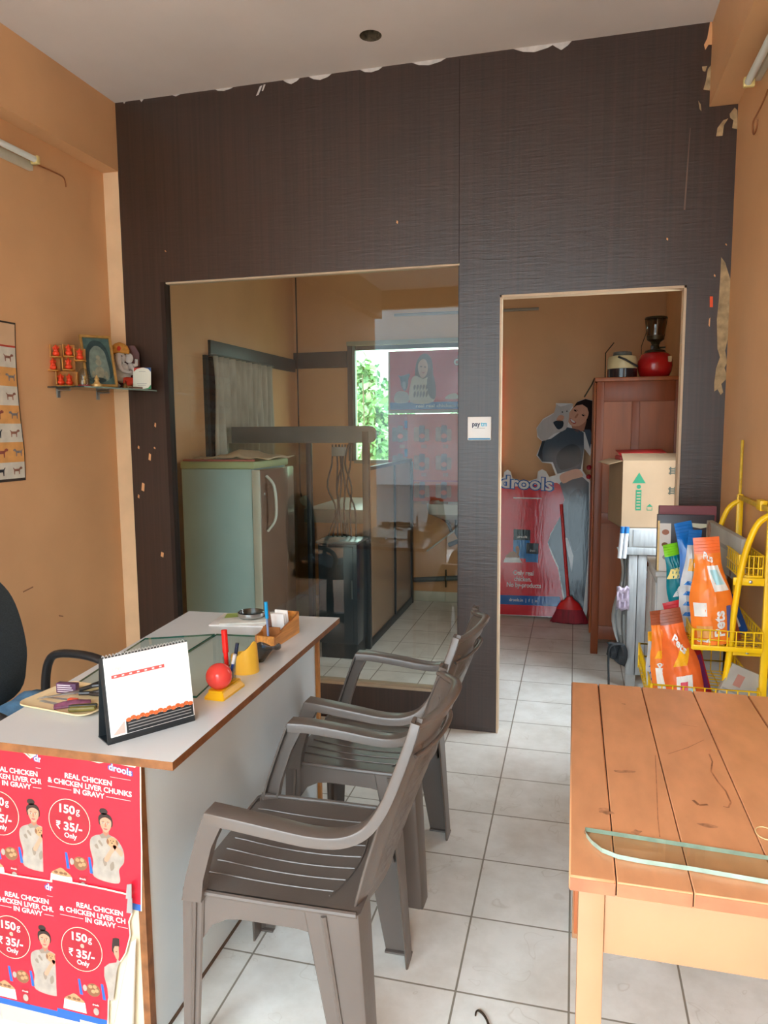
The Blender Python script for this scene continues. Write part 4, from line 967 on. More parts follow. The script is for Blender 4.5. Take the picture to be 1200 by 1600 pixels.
tag(MB().tube(spl(cab, 3, False), 0.0032, CABLE, 6).build('cable'), 'thin painted-over cable running from the left tube light along the wall', 'cable')
cab = [at(x, y, X=XR-0.004) for x, y in ((1200, 140), (1192, 160), (1183, 178), (1177, 190), (1176, 204), (1178, 210), (1182, 200), (1184, 186))]
tag(MB().tube(spl(cab, 3, False), 0.0030, CABLE, 6).build('cable'), 'loose looped cable hanging below the right tube light', 'cable')

# corner glass shelf
ZS = 1.685
sh = thing('glass_wall_shelf', 'small glass shelf in the left corner carrying deities, on metal brackets', 'shelf', (-2.25, 3.16, ZS))
SHX0, SHX1, SHY0, SHY1 = XL+0.002, -2.135, 2.915, 3.425
SHP = [(-2.368, 2.93), (-2.195, 2.962), (-2.105, 3.385), (-2.105, 3.426), (-2.368, 3.426)]
mb = MB(); mb.add([(a, b, z) for z in (ZS-0.007, ZS) for a, b in SHP], [(4, 3, 2, 1, 0), (5, 6, 7, 8, 9)], glass('shelf_glass', (205, 215, 200), 1.2))
GE = mat('dark_glass_edge', (40, 50, 46), 0.2)
mb.add([(a, b, z) for z in (ZS-0.007, ZS) for a, b in SHP], [(0, 1, 6, 5)], GE).add([(a, b, z) for z in (ZS-0.007, ZS) for a, b in SHP], [(1, 2, 7, 6), (2, 3, 8, 7)], mat('green_glass_edge_light', (130, 150, 140), 0.2))
mb.build('glass_plate', sh, fix=False)
for y in (3.00, 3.30):
    m = MB().box(XL+0.0005, XL+0.006, y-0.012, y+0.012, ZS-0.05, ZS-0.008, STEEL, 0.001).tube([(XL+0.006, y, ZS-0.014), (XL+0.07, y, ZS-0.014)], 0.0055, STEEL, 8)
    m.build('bracket', sh)
def gp(x, y, Y): return at(x, y, Y=Y)
# tiered wooden stand of eight red figures
SW = mat('pale_yellow_wood', (206, 140, 52), 0.5, var=0.2, scale=20); SW2 = mat('yellow_wood_back', (186, 118, 40), 0.55, var=0.2, scale=20)
ORF = mat('vermilion_figure', (232, 66, 26), 0.45, var=0.1)
SX, SY = -2.302, 3.000
fw = frame((SX, SY, ZS+0.0003), (0.80, 0.60, 0), (0, 0, 1)) @ Matrix.Scale(0.92, 4)         # local x along the stand, y up, z towards the viewer
st = thing('deity_stand', 'stepped yellow wooden stand with niches for small red figures on the corner shelf', 'stand', (SX, SY, ZS), 0)
cells = [(-0.055, 0.150), (0.005, 0.154), (0.056, 0.135), (-0.072, 0.082), (0.000, 0.086), (-0.040, 0.006), (0.000, 0.006)]
m = MB()
for (cx_, cz_) in cells[:3]: m.box(cx_-0.028, cx_+0.028, cz_-0.006, cz_+0.060, -0.038, -0.034, SW2, M=fw).box(cx_-0.028, cx_-0.024, cz_, cz_+0.060, -0.034, 0.0, SW, M=fw)
for (cx_, cz_) in cells[3:5]: m.box(cx_-0.030, cx_+0.032, cz_-0.006, cz_+0.062, -0.038, -0.034, SW2, M=fw).box(cx_-0.030, cx_-0.026, cz_, cz_+0.058, -0.034, 0.0, SW, M=fw)
m.box(-0.062, 0.045, 0.001, 0.078, -0.038, -0.034, SW2, M=fw).box(-0.062, -0.058, 0.001, 0.076, -0.034, 0.004, SW, M=fw).box(0.034, 0.038, 0.001, 0.07, -0.034, 0.004, SW, M=fw)
m.build('back_panels', st)
for (cx_, cz_) in cells: MB().prism([Vector((v.x, v.y)) for v in spl([(cx_-0.026, -0.034, 0), (cx_+0.026, -0.034, 0), (cx_+0.024, 0.004, 0), (cx_+0.010, 0.014, 0), (cx_-0.010, 0.014, 0), (cx_-0.024, 0.004, 0)], 3)], 0.005, SW, M=fw @ Matrix(((1, 0, 0, 0), (0, 0, 1, cz_-0.005), (0, 1, 0, 0), (0, 0, 0, 1)))).build('ledge', st)
for i, (cx_, cz_) in enumerate(cells):
    M_ = fw @ Matrix(((1, 0, 0, cx_), (0, 0, 1, cz_+0.0005), (0, 1, 0, -0.010), (0, 0, 0, 1)))
    f_ = MB().ell((0, 0, 0.014), (0.017, 0.013, 0.014), ORF, 14, M=M_).ell((0, 0, 0.030), (0.012, 0.010, 0.013), ORF, 14, M=M_).ell((0, 0.002, 0.042), (0.009, 0.009, 0.010), ORF, 12, M=M_)
    f_.tube([(0, 0.010, 0.042), (0.002, 0.014, 0.034), (0.006, 0.013, 0.027)], [0.0045, 0.0038, 0.002], ORF, 8, M=M_).ell((-0.010, 0, 0.043), (0.005, 0.002, 0.006), ORF, 8, M=M_).ell((0.010, 0, 0.043), (0.005, 0.002, 0.006), ORF, 8, M=M_)
    f_.lathe([(0.008, 0.048), (0.004, 0.055), (0.001, 0.060)], ORF, 10, M=M_)
    pos = ['top left niche', 'top middle niche', 'top right niche', 'left middle niche', 'centre niche', 'lower left niche', 'lower right niche'][i]
    tag(f_.build('deity_figurine'), 'tiny red elephant-headed figurine in the %s of the yellow stand' % pos, 'figurine', 'red figurines on the stand')
# framed deity print, leaning
pf = frame((-2.255, 3.055, ZS+0.0005), (0.61, 0.79, 0), (-0.25, 0.20, 1))
pic = thing('picture_frame', 'gold-framed green print of a temple arch leaning on the corner shelf', 'picture', (-2.21, 3.12, ZS))
GOLD = mat('old_gold_frame', (168, 126, 66), 0.4, var=0.15, scale=40)
pw, ph = 0.150, 0.262
m = MB()
for (a, b_, c_, d_2) in ((0, pw, 0, 0.012), (0, pw, ph-0.012, ph), (0, 0.012, 0, ph), (pw-0.012, pw, 0, ph)): m.box(a, b_, c_, d_2, 0, 0.014, GOLD, 0.002, M=pf)
m.build('frame', pic)
PG = [mat('print_%s' % n_, c_, 0.35, var=0.15, scale=40) for n_, c_ in (('teal', (70, 96, 92)), ('grey_green', (112, 126, 116)), ('dark_teal', (38, 62, 64)), ('faded_cream', (140, 138, 118)))]
m = MB().box(0.010, pw-0.010, 0.010, ph-0.010, 0.001, 0.004, PG[0], M=pf)
m.flat([Vector((v.x, v.y)) for v in spl([(0.020, 0.05, 0), (0.022, 0.17, 0), (0.045, 0.225, 0), (0.075, 0.238, 0), (0.105, 0.225, 0), (0.128, 0.17, 0), (0.130, 0.05, 0)], 5)], 0.0042, PG[2], pf)
m.flat([Vector((v.x, v.y)) for v in spl([(0.035, 0.04, 0), (0.036, 0.16, 0), (0.055, 0.200, 0), (0.075, 0.21, 0), (0.095, 0.200, 0), (0.114, 0.16, 0), (0.115, 0.04, 0)], 5)], 0.0045, PG[1], pf)
for (a, b_, r1, r2) in ((0.075, 0.075, 0.022, 0.030), (0.075, 0.125, 0.014, 0.018), (0.075, 0.150, 0.010, 0.012), (0.045, 0.06, 0.008, 0.022), (0.105, 0.06, 0.008, 0.022)): m.flat(ellp(a, b_, r1, r2, 16), 0.0048, PG[3], pf)
m.flat(ellp(0.06, 0.035, 0.04, 0.014, 16), 0.005, PG[2], pf)
m.build('print', pic)
# seated elephant-headed deity on a maroon backboard
GX, GY = -2.258, 3.345
gf = frame((GX, GY, ZS+0.0005), (0.90, 0.43, 0), (0, 0, 1))
Mg = gf @ Matrix(((1, 0, 0, 0), (0, 0, 1, 0), (0, 1, 0, 0), (0, 0, 0, 1)))                 # local x right, y towards viewer, z up
MAR = mat('maroon_board', (92, 44, 38), 0.5, var=0.08); ASH = mat('grey_white_stone', (196, 188, 182), 0.5, var=0.12, scale=30); OCH = mat('ochre_crown', (206, 146, 62), 0.45, var=0.15, scale=60); REDC = mat('red_drape', (216, 62, 36), 0.5, var=0.1); GRY = mat('grey_stone_shade', (150, 148, 148), 0.5, var=0.15, scale=30)
gn = thing('deity_statue', 'white elephant-headed deity with ochre crown and red drape, maroon board behind', 'statue', (GX, GY, ZS+0.0005))
MB().prism([Vector(p) for p in ((-0.055, 0.0), (0.088, 0.0), (0.090, 0.19), (0.068, 0.228), (-0.055, 0.226))], 0.006, MAR, M=gf @ TR(0, 0, -0.042)).build('backboard', gn)
m = MB().ell((0, 0, 0.075), (0.050, 0.032, 0.040), ASH, 20, M=Mg).ell((0, 0.002, 0.110), (0.044, 0.026, 0.032), ASH, 18, M=Mg)
for s in (-1, 1):
    m.ell((s*0.050, 0.002, 0.118), (0.017, 0.016, 0.020), ASH, 12, M=Mg)
    m.tube([(s*0.050, 0.002, 0.120), (s*0.070, 0.010, 0.090), (s*0.055, 0.030, 0.080)], [0.014, 0.012, 0.009], ASH, 10, M=Mg); m.ell((s*0.052, 0.033, 0.084), (0.010, 0.009, 0.012), ASH, 10, M=Mg)
    m.tube([(s*0.050, -0.005, 0.120), (s*0.078, -0.004, 0.128), (s*0.080, 0.002, 0.155)], [0.012, 0.010, 0.008], ASH, 10, M=Mg)
m.build('body', gn)
m = MB().ell((0, 0.010, 0.160), (0.030, 0.028, 0.032), ASH, 18, M=Mg)
for s in (-1, 1):
    m.ell((s*0.043, 0.002, 0.160), (0.022, 0.006, 0.026), ASH, 14, M=Mg); m.tube([(s*0.015, 0.034, 0.140), (s*0.024, 0.048, 0.130)], [0.005, 0.002], PWHITE, 8, M=Mg)
    m.ell((s*0.013, 0.035, 0.168), (0.005, 0.003, 0.003), PBLK, 8, M=Mg)
m.tube(spl([(0, 0.034, 0.162), (-0.002, 0.046, 0.140), (0.004, 0.050, 0.112), (0.022, 0.050, 0.092), (0.046, 0.048, 0.086), (0.060, 0.046, 0.090)], 4, False), [0.017-0.011*k/20 for k in range(21)], ASH, 12, M=Mg)
m.build('elephant_head', gn)
m = MB().lathe([(0.046, 0.182), (0.048, 0.200), (0.038, 0.222), (0.022, 0.234), (0.004, 0.240)], OCH, 20, M=Mg @ Matrix.Diagonal((1, 0.55, 1, 1))); m.tube([(-0.046, 0.014, 0.184), (0, 0.028, 0.190), (0.046, 0.014, 0.184)], 0.005, OCH, 8, M=Mg); m.ell((0, 0.024, 0.205), (0.010, 0.005, 0.014), REDC, 10, M=Mg)
m.build('crown', gn)
m = MB()
for s in (-1, 1): m.tube([(s*0.02, 0.010, 0.045), (s*0.066, 0.022, 0.040), (s*0.030, 0.040, 0.030)], [0.024, 0.020, 0.015], REDC, 12, M=Mg)
m.build('drape', gn)
m = MB().box(-0.052, 0.075, -0.034, 0.048, 0.0, 0.010, GRY, 0.003, M=Mg).ell((-0.02, 0.036, 0.020), (0.022, 0.010, 0.012), GRY, 12, M=Mg).box(0.02, 0.055, 0.02, 0.045, 0.010, 0.018, GOLD, 0.002, M=Mg); m.build('pedestal', gn)
# payment card with a coloured border (its code is left blank)
qf = frame((-2.215, 3.372, ZS+0.0005), (0.93, 0.37, 0), (0.0, 0.05, 1))
q0 = at(203, 604, Y=3.39); qf = frame((-2.172, 3.318, ZS+0.0005), (0.98, 0.20, 0), (0.0, 0.10, 1))
qw, qh = 0.092, 0.108
qc = thing('standing_card', 'white card with red, blue and green corners leaning at the end of corner shelf', 'card', (-2.20, 3.39, ZS+0.0005))
m = MB().box(0, qw, 0, qh, 0, 0.002, mat('card_white', (222, 222, 206), 0.5, var=0.02), M=qf)
for poly, c_ in (([(0.004, qh), (0.045, qh), (0.020, qh-0.006), (0.004, qh-0.020)], mat('card_red', (190, 52, 44), 0.5, var=0)), ([(0.055, qh), (qw, qh), (qw, qh-0.022), (0.078, qh-0.006)], mat('card_blue', (40, 84, 150), 0.5, var=0)), ([(0.050, 0), (qw, 0), (qw, 0.022), (0.078, 0.006)], mat('card_green', (40, 130, 80), 0.5, var=0))): m.flat([Vector(p) for p in poly], 0.0022, c_, qf)
for yy, a, b_ in ((qh-0.020, 0.030, 0.064), (0.026, 0.020, 0.070), (0.018, 0.024, 0.066)): m.box(a, b_, yy, yy+0.002, 0.0021, 0.0023, PGREY, M=qf)
m.build('card_face', qc)
# small glass dome with tiny figures, bell and incense bits
dx, dy = -2.222, 3.000
dome = thing('glass_dome', 'small clear glass dome over tiny golden figures on the corner shelf', 'ornament', (dx, dy, ZS+0.0004))
Md = TR(dx, dy, ZS+0.0004)
MB().lathe([(0.024, 0.006), (0.024, 0.050), (0.021, 0.068), (0.012, 0.080), (0.001, 0.084)], glass('dome_glass', (236, 236, 230), 1.3), 22, M=Md).build('dome', dome)
MB().lathe([(0.001, 0), (0.027, 0), (0.027, 0.006), (0.001, 0.006)], mat('dark_red_base', (150, 34, 40), 0.4), 22, M=Md).build('base', dome)
m = MB().ell((0.002, 0, 0.020), (0.008, 0.007, 0.014), mat('gold_figure', (214, 176, 112), 0.4, metal=0.4), 12, M=Md).ell((0.002, 0, 0.040), (0.006, 0.006, 0.008), mat('gold_figure', (0, 0, 0)), 10, M=Md).ell((-0.010, 0, 0.018), (0.005, 0.005, 0.012), PWHITE, 10, M=Md); m.build('figure', dome)
m = MB().lathe([(0.001, 0), (0.022, 0), (0.024, 0.010), (0.014, 0.016), (0.009, 0.026), (0.012, 0.034), (0.005, 0.046), (0.001, 0.054)], mat('gold_figure', (0, 0, 0)), 18, M=TR(-2.186, 3.045, ZS+0.0004))
tag(m.build('golden_idol'), 'small seated golden idol beside the glass dome on the corner shelf', 'figurine')
m = MB().lathe([(0.001, 0.001), (0.013, 0.001), (0.012, 0.012), (0.007, 0.020), (0.003, 0.026), (0.001, 0.030)], mat('dark_brass', (120, 92, 52), 0.35, metal=0.7), 14, M=TR(-2.150, 3.215, ZS))
tag(m.build('brass_bell'), 'tiny dark brass bell standing on the corner shelf in front of the green print', 'bell')
m = MB().tube([(-2.140, 3.240, ZS+0.006), (-2.122, 3.320, ZS+0.006)], 0.004, mat('brown_stick', (110, 74, 56), 0.6), 6)
tag(m.build('incense_sticks'), 'brown bundle of incense sticks lying along the front of the corner shelf', 'incense')
# payment sticker box on the partition pillar
a0, a1 = at(731, 688, Y=YP), at(768, 651, Y=YP)
pm = MB().box(a0.x, a1.x, YP-0.012, YP-0.0002, a0.z, a1.z, mat('sticker_white', (248, 250, 250), 0.3, var=0.0), 0.003)
Mpm = frame((a0.x, YP-0.0124, a0.z), (1, 0, 0), (0, 0, 1)); pw_ = a1.x-a0.x; ph_ = a1.z-a0.z
pm.box(0.004, pw_-0.004, 0.003, 0.010, 0, 0.0002, mat('sticker_blue', (70, 150, 200), 0.4, var=0), M=Mpm)
pm.text('pay', pw_*0.36, ph_*0.60, 0.030, 0.0003, mat('sticker_navy', (30, 44, 84), 0.4, var=0), Mpm, bold=0.03, width=pw_*0.34); pm.text('tm', pw_*0.70, ph_*0.60, 0.030, 0.0003, mat('sticker_cyan', (90, 196, 230), 0.4, var=0), Mpm, bold=0.03, width=pw_*0.26)
pm.box(pw_*0.30, pw_*0.74, ph_*0.50, ph_*0.525, 0, 0.0003, GREYT, M=Mpm)
tag(pm.build('payment_sticker', fix=False), 'square white payment sign with blue lower edge on the dark partition pillar', 'sign')
# ------------------------------------------------------------------ yellow wire rack at the right wall
YRK = mat('yellow_rack_paint', (246, 200, 16), 0.35, var=0.06, scale=10); YRK2 = mat('yellow_rack_dull', (206, 168, 40), 0.5, var=0.2, scale=30)
rk = thing('wire_rack', 'yellow tube and wire display rack with stepped baskets by the right wall', 'rack', (0.45, 2.75, 0))
for yy, r in ((2.500, 0.0125), (2.955, 0.0115)):
    pth = spl([(0.598, yy, 1.20), (0.560, yy, 1.165), (0.528, yy, 1.06), (0.508, yy, 0.90), (0.496, yy, 0.72), (0.470, yy, 0.52), (0.42, yy, 0.32), (0.34, yy, 0.14), (0.27, yy, 0.012)], 5, False)
    m = MB().tube(pth, r, YRK, 12, flat=0.8)
    m.build('curved_side_tube', rk)
    MB().box(0.590, 0.612, yy-0.009, yy+0.009, 0.012, 1.225, YRK, 0.003).build('back_post', rk)
MB().tube([(0.600, 2.955, 1.215), (0.600, 2.955, 1.425)], 0.0055, YRK2, 8).build('top_rod', rk)
m = MB().box(0.594, 0.608, 2.50, 2.965, 1.205, 1.222, YRK2, 0.002).box(0.590, 0.612, 2.60, 2.66, 1.20, 1.235, YRK, 0.003); m.build('top_bar', rk)
def basket(x0, x1, y0, y1, z0, h, nx, ny):
    b = MB(); W_ = 0.0028
    for zz in (z0, z0+h*0.45, z0+h): b.tube([(x0, y0, zz), (x1, y0, zz), (x1, y1, zz), (x0, y1, zz)], W_*(1.25 if zz > z0 else 1), YRK, 6, closed=True)
    for k in range(ny+1):
        y = y0+(y1-y0)*k/ny; b.tube([(x0, y, z0+h), (x0, y, z0), (x1, y, z0), (x1, y, z0+h)], W_*0.8, YRK, 5)
    for k in range(nx+1):
        x = x0+(x1-x0)*k/nx; b.tube([(x, y0, z0+h), (x, y0, z0), (x, y1, z0), (x, y1, z0+h)], W_*0.8, YRK, 5)
    for x, y in ((x0, y0), (x0, y1)): b.box(x-0.004, x+0.004, y-0.003, y+0.003, z0-0.006, z0+h+0.004, YRK, 0.001)
    b.box(x0, x1, y0-0.0035, y0+0.0035, z0-0.008, z0+0.008, YRK, 0.001)
    return b
basket(0.520, 0.588, 2.515, 2.94, 0.995, 0.070, 5, 14).build('wire_basket', rk)
basket(0.382, 0.588, 2.47, 2.94, 0.770, 0.058, 8, 14).build('wire_basket', rk)
basket(0.262, 0.588, 2.47, 2.94, 0.545, 0.090, 10, 14).build('wire_basket', rk)
for z in (0.985, 0.755, 0.535):
    m = MB().box(0.50 if z > 0.9 else 0.49, 0.60, 2.497, 2.505, z-0.012, z+0.012, YRK, 0.001).lathe([(0.001, 0.006), (0.005, 0.005), (0.006, 0.0)], STEEL, 10, M=TR(0.55, 2.497, z) @ Matrix.Rotation(PI/2, 4, 'X')); m.build('bracket_arm', rk)
# ---- pouches of pet treats
def foil(n_, c_): return mat('foil_'+n_, c_, 0.24, var=0.10, scale=18, bump=0.10, bscale=28, spec=0.6)
F_OR = foil('orange', (250, 132, 48)); F_OR2 = foil('deep_orange', (240, 112, 52)); F_BL = foil('blue', (20, 112, 196)); F_NV = foil('navy', (20, 74, 142)); F_GR = foil('lime', (130, 210, 40)); F_TE = foil('teal', (0, 122, 136)); F_SI = foil('silver', (196, 200, 204)); F_RD = foil('red', (206, 42, 52)); F_PU = foil('plum', (128, 50, 110)); F_YE = foil('amber', (250, 178, 32)); F_BR = foil('brown', (150, 74, 44)); F_WH = foil('white', (236, 236, 232))
def pouch(loc, rz, w, h, d, base, decor, label, tilt=0.0, roll=0.0, seal=None, twist=0.0, taper=0.42, group='pet treat pouches in the yellow rack'):
    """stand-up pouch: flat crimped seal on top, fat gusset below; local x width, y depth (front = -y)"""
    M = TR(*loc, rz) @ Matrix.Rotation(roll, 4, 'Y') @ Matrix.Rotation(tilt, 4, 'X')
    t = thing('treat_pouch', label, 'pouch', loc, rz, group)
    rnd = random.Random(hash((round(loc[0], 3), round(loc[1], 3), round(loc[2], 3))) & 0xffff)
    ph = [rnd.uniform(0, 6) for _ in range(4)]
    def shape(u, v, front):
        dep = d*0.5*math.sin(PI*min(1, (0.10+0.9*(1-v)))*0.62)**0.8 if v < 0.8 else d*0.5*max(0.0, (1-v)/0.2)*0.26+0.002
        if v > 0.8: dep = max(0.0016, dep)
        hw = w*0.5*(0.86+0.14*(v if v > 0.3 else 0.3+0.3*(0.3-v)/0.3*0))
        hw *= 1.0+0.05*math.sin(PI*v)
        tq = min(1, max(0, (v-0.38)/0.40)); hw *= 1-taper*(3*tq*tq-2*tq**3)
        y = dep*(1-abs(u)**2.2)
        y += 0.0035*math.sin(6*v*2+ph[0]+3*u)*(1-abs(u))*(1 if v < 0.82 else 0.2)+0.002*math.sin(17*u+ph[1]+9*v)*(1-u*u)*(v < 0.85)
        x = u*hw; z = v*h
        a = twist*v
        yy = -y if front else y
        yy += 0.35*d*0*v+0.012*math.sin(2*v+ph[2])*v
        return (x*math.cos(a)-yy*math.sin(a), x*math.sin(a)+yy*math.cos(a), z)
    NU, NV = 14, 20
    mb = MB()
    fr_ = [[shape(-1+2*j/NU, i/NV, True) for j in range(NU+1)] for i in range(NV+1)]
    bk = [[shape(1-2*j/NU, i/NV, False) for j in range(NU+1)] for i in range(NV+1)]
    cut = NV-3
    mb.grid(fr_[:cut+1], base, M=M); mb.grid(bk[:cut+1], base, M=M)
    bt = fr_[0]+bk[0][1:-1]; mb.add(bt, [tuple(range(len(bt)))[::-1]], base, M=M)
    mb.build('bag', t)
    s_ = MB(); s_.grid(fr_[cut:], seal or base, M=M); s_.grid(bk[cut:], seal or base, M=M)
    for k in range(4):
        v = (cut+0.5+k*0.6)/NV
        s_.tube([shape(-1+2*j/NU, min(v, 1), True) for j in range(NU+1)], 0.0007, seal or base, 4, M=M)
    s_.build('top_seal', t)
    if decor:
        p_ = MB()
        def patch(u0, u1, v0, v1, m_, k=1, skew=0.0):
            R_ = []
            for i in range(7):
                v = v0+(v1-v0)*i/6; r = []
                for j in range(9):
                    u = u0+(u1-u0)*j/8+skew*(i/6-0.5); q = shape(max(-0.98, min(0.98, u)), v, True); q2 = shape(max(-0.98, min(0.98, u)), v+0.01, True)
                    r.append((q[0], q[1]-0.0012*k, q[2]))
                R_.append(r)
            p_.grid(R_, m_, M=M)
        def word(s, u, v, size, m_, rot=0.0, k=2, wd=None):
            vv, ff = text_mesh(s, 0.03); c, q = math.cos(rot), math.sin(rot)
            mid = (max(a.y for a in vv))/2
            sx = size if wd is None else wd/(max(a.x for a in vv)-min(a.x for a in vv))
            V_ = []
            for a in vv:
                X_ = a.x*sx; Y_ = (a.y-mid)*size
                uu = u+(X_*c-Y_*q)/(w*0.5); v2 = v+(X_*q+Y_*c)/h
                pt = shape(max(-0.98, min(0.98, uu)), max(0.0, min(1, v2)), True); V_.append((pt[0], pt[1]-0.0012*k, pt[2]))
            p_.add(V_, ff, m_, M=M)
        decor(patch, word)
        p_.build('print', t, fix=False)
    return t
def dec_big(patch, word):
    patch(-0.85, -0.30, 0.27, 0.40, F_WH); patch(-0.05, 0.75, 0.50, 0.74, F_WH, 1, -0.3); patch(0.1, 0.6, 0.56, 0.70, mat('foil_pale_cyan', (176, 226, 236), 0.3), 2, -0.3)
    patch(0.62, 0.86, 0.06, 0.36, mat('print_violet_block', (70, 84, 170), 0.35), 1); patch(-0.8, -0.1, 0.07, 0.18, mat('foil_tan', (226, 160, 90), 0.3), 1)
    word('Pets', 0.22, 0.20, 0.050, F_WH, PI/2, 3); word('treat', -0.55, 0.05, 0.020, F_WH, 0, 3); word('Pus', -0.05, 0.82, 0.034, F_WH, -0.3, 3)
def dec_pets(patch, word):
    patch(-0.5, 0.35, 0.10, 0.34, F_WH, 1, 0.2); patch(-0.2, 0.5, 0.44, 0.60, F_YE, 1, 0.5); patch(-0.35, 0.05, 0.14, 0.28, mat('foil_pink', (226, 90, 110), 0.3), 2, 0.2); patch(0.05, 0.45, 0.04, 0.20, mat('foil_pale_cyan', (0, 0, 0)), 2)
    word('Pets', 0.15, 0.66, 0.040, F_WH, -0.9, 3)
def dec_side(patch, word):
    patch(-0.7, 0.1, 0.10, 0.40, F_WH); patch(-0.6, 0.5, 0.5, 0.58, F_YE, 1, 0.3); word('Pets', 0.0, 0.45, 0.030, F_WH, 0.5, 3)
def dec_stripe(patch, word):
    for k in range(4): patch(-0.7, 0.7, 0.16+0.10*k, 0.20+0.10*k, F_BL, 1, 0.2)
    patch(-0.7, 0.7, 0.60, 0.72, F_YE, 1); word('fit', 0.0, 0.66, 0.024, F_WH, 0.2, 3)
def dec_teal(patch, word):
    patch(-0.8, 0.8, 0.0, 0.20, F_OR2); patch(-0.8, 0.8, 0.58, 0.70, mat('foil_pale_yellow', (244, 226, 140), 0.3), 1, 0.4); patch(-0.4, 0.5, 0.36, 0.48, F_WH, 1, 0.6); patch(-0.2, 0.2, 0.05, 0.13, F_WH, 2)
def dec_blue(patch, word):
    patch(-0.3, 0.7, 0.45, 0.52, F_WH, 1); patch(-0.6, 0.6, 0.10, 0.24, F_WH, 1); word('Pets', 0.0, 0.33, 0.026, F_YE, 0.1, 3)
ZB2 = 0.773; ZB3 = 0.548; zf = 0.0045
pouch((0.450, 2.505, ZB2+zf), math.radians(4), 0.138, 0.345, 0.066, F_OR, dec_big, 'largest orange treat pouch standing at the front of the middle yellow basket', tilt=math.radians(-3), roll=math.radians(-5), seal=F_OR2)
pouch((0.392, 2.635, ZB2+zf), math.radians(24), 0.085, 0.350, 0.045, F_SI, dec_stripe, 'silver blue-striped pouch with blue top in the middle basket, left of largest orange one', tilt=math.radians(-2), roll=math.radians(3), seal=F_BL)
pouch((0.398, 2.740, ZB2+zf), math.radians(14), 0.090, 0.292, 0.045, F_TE, dec_teal, 'teal pouch with lime green top at the left end of the middle basket', tilt=math.radians(-2), roll=math.radians(-12), seal=F_GR)
pouch((0.445, 2.70, ZB2+zf), math.radians(20), 0.11, 0.375, 0.05, F_BL, dec_side, 'tall bright blue pouch rising behind the others in the middle basket', tilt=math.radians(-4), roll=math.radians(-10))
pouch((0.545, 2.640, ZB2+zf), math.radians(-12), 0.085, 0.255, 0.050, F_NV, dec_blue, 'navy blue pouch at the right in the middle basket, behind the yellow tube', tilt=math.radians(4), roll=math.radians(-22), seal=F_NV)
pouch((0.518, 2.555, ZB2+zf), math.radians(-20), 0.060, 0.240, 0.040, F_BR, lambda patch, word: (patch(-0.9, 0.9, 0.55, 0.72, F_RD), patch(-0.9, 0.9, 0.42, 0.56, F_TE), patch(-0.5, 0.5, 0.1, 0.35, F_WH)), 'narrow brown, red and teal pouch squeezed between orange and navy pouches', tilt=math.radians(2), roll=math.radians(-16))
pouch((0.385, 2.515, ZB3+zf), math.radians(6), 0.128, 0.330, 0.060, F_OR2, dec_pets, 'big orange pouch with amber and white print in the lowest yellow basket', tilt=math.radians(-4), roll=math.radians(-12), seal=F_BR)
pouch((0.318, 2.535, ZB3+zf), math.radians(16), 0.085, 0.318, 0.045, F_OR, dec_side, 'narrower orange pouch with brown top in the lowest basket, left of the big one', tilt=math.radians(-4), roll=math.radians(-7), seal=F_BR)
pouch((0.290, 2.600, ZB3+zf), math.radians(20), 0.062, 0.225, 0.040, F_SI, dec_stripe, 'silver pouch with blue stripes and amber top, leftmost in the lowest basket', tilt=math.radians(-3), roll=math.radians(-3), seal=F_YE)
pouch((0.430, 2.63, ZB3+zf), math.radians(2), 0.105, 0.335, 0.050, F_RD, lambda patch, word: (patch(-0.9, 0.9, 0.05, 0.42, F_PU), patch(-0.3, 0.5, 0.5, 0.62, F_SI, 1, 0.3)), 'red and plum pouch leaning in the lowest basket behind the orange ones', tilt=math.radians(-3), roll=math.radians(-16))
# ---- flat things stacked in the upper part of the rack
def board(name, p0, w, h, t, rz, tilt, mf, ms, label, cat, deco=None, group=None):
    M = TR(*p0, rz) @ Matrix.Rotation(tilt, 4, 'X')
    m = MB().box(0, w, 0, t, 0, h, mf, 0.0015, M=M)
    if ms: m.box(-0.001, 0.012, 0.001, t-0.001, 0.002, h-0.002, ms, 0.001, M=M)
    if deco: deco(m, M @ Matrix(((1, 0, 0, 0), (0, 0, -1, -0.0004), (0, 1, 0, 0), (0, 0, 0, 1))))
    return tag(m.build(name), label, cat, group)
BKB = mat('black_binder', (62, 62, 70), 0.35, var=0.1, scale=10); CRP = mat('cream_page_block', (236, 206, 140), 0.6, var=0.1, scale=60); MRN = mat('maroon_book_cloth', (136, 80, 88), 0.6, var=0.08); GRB = mat('grey_card_box', (168, 164, 154), 0.6, var=0.12, scale=8)
def dec_binder(m, M):
    m.flat([Vector(p) for p in ((0.008, 0.19), (0.050, 0.19), (0.050, 0.0), (0.008, 0.0))], 0, PWHITE, M)
    for k, (c_, r_) in enumerate((((0.03, 0.155), 0.014), ((0.028, 0.105), 0.012), ((0.032, 0.055), 0.012))): m.flat(ellp(c_[0], c_[1], r_, r_*0.8, 12), 0.0003, [SKIN2, PUP2, PGREY][k], M)
    m.flat([Vector(p) for p in ((0.0, 0.20), (0.008, 0.20), (0.008, 0.0), (0.0, 0.0))], 0.0004, CRP, M)
    m.flat([Vector(p) for p in ((0.085, 0.195), (0.19, 0.190), (0.19, 0.180), (0.16, 0.172), (0.085, 0.186))], 0.0003, mat('print_pale_strip', (206, 210, 190), 0.4), M)
board('ring_binder', (0.328, 3.055, 0.905), 0.210, 0.225, 0.030, math.radians(2), math.radians(-3), BKB, None, 'black binder with cream and picture strip standing by dark partition, behind treat pouches', 'binder', dec_binder)
board('book', (0.338, 3.110, 0.905), 0.215, 0.255, 0.022, math.radians(2), math.radians(-2), MRN, mat('dark_book_spine', (92, 80, 80), 0.6), 'maroon cloth-bound book standing behind the black binder', 'book')
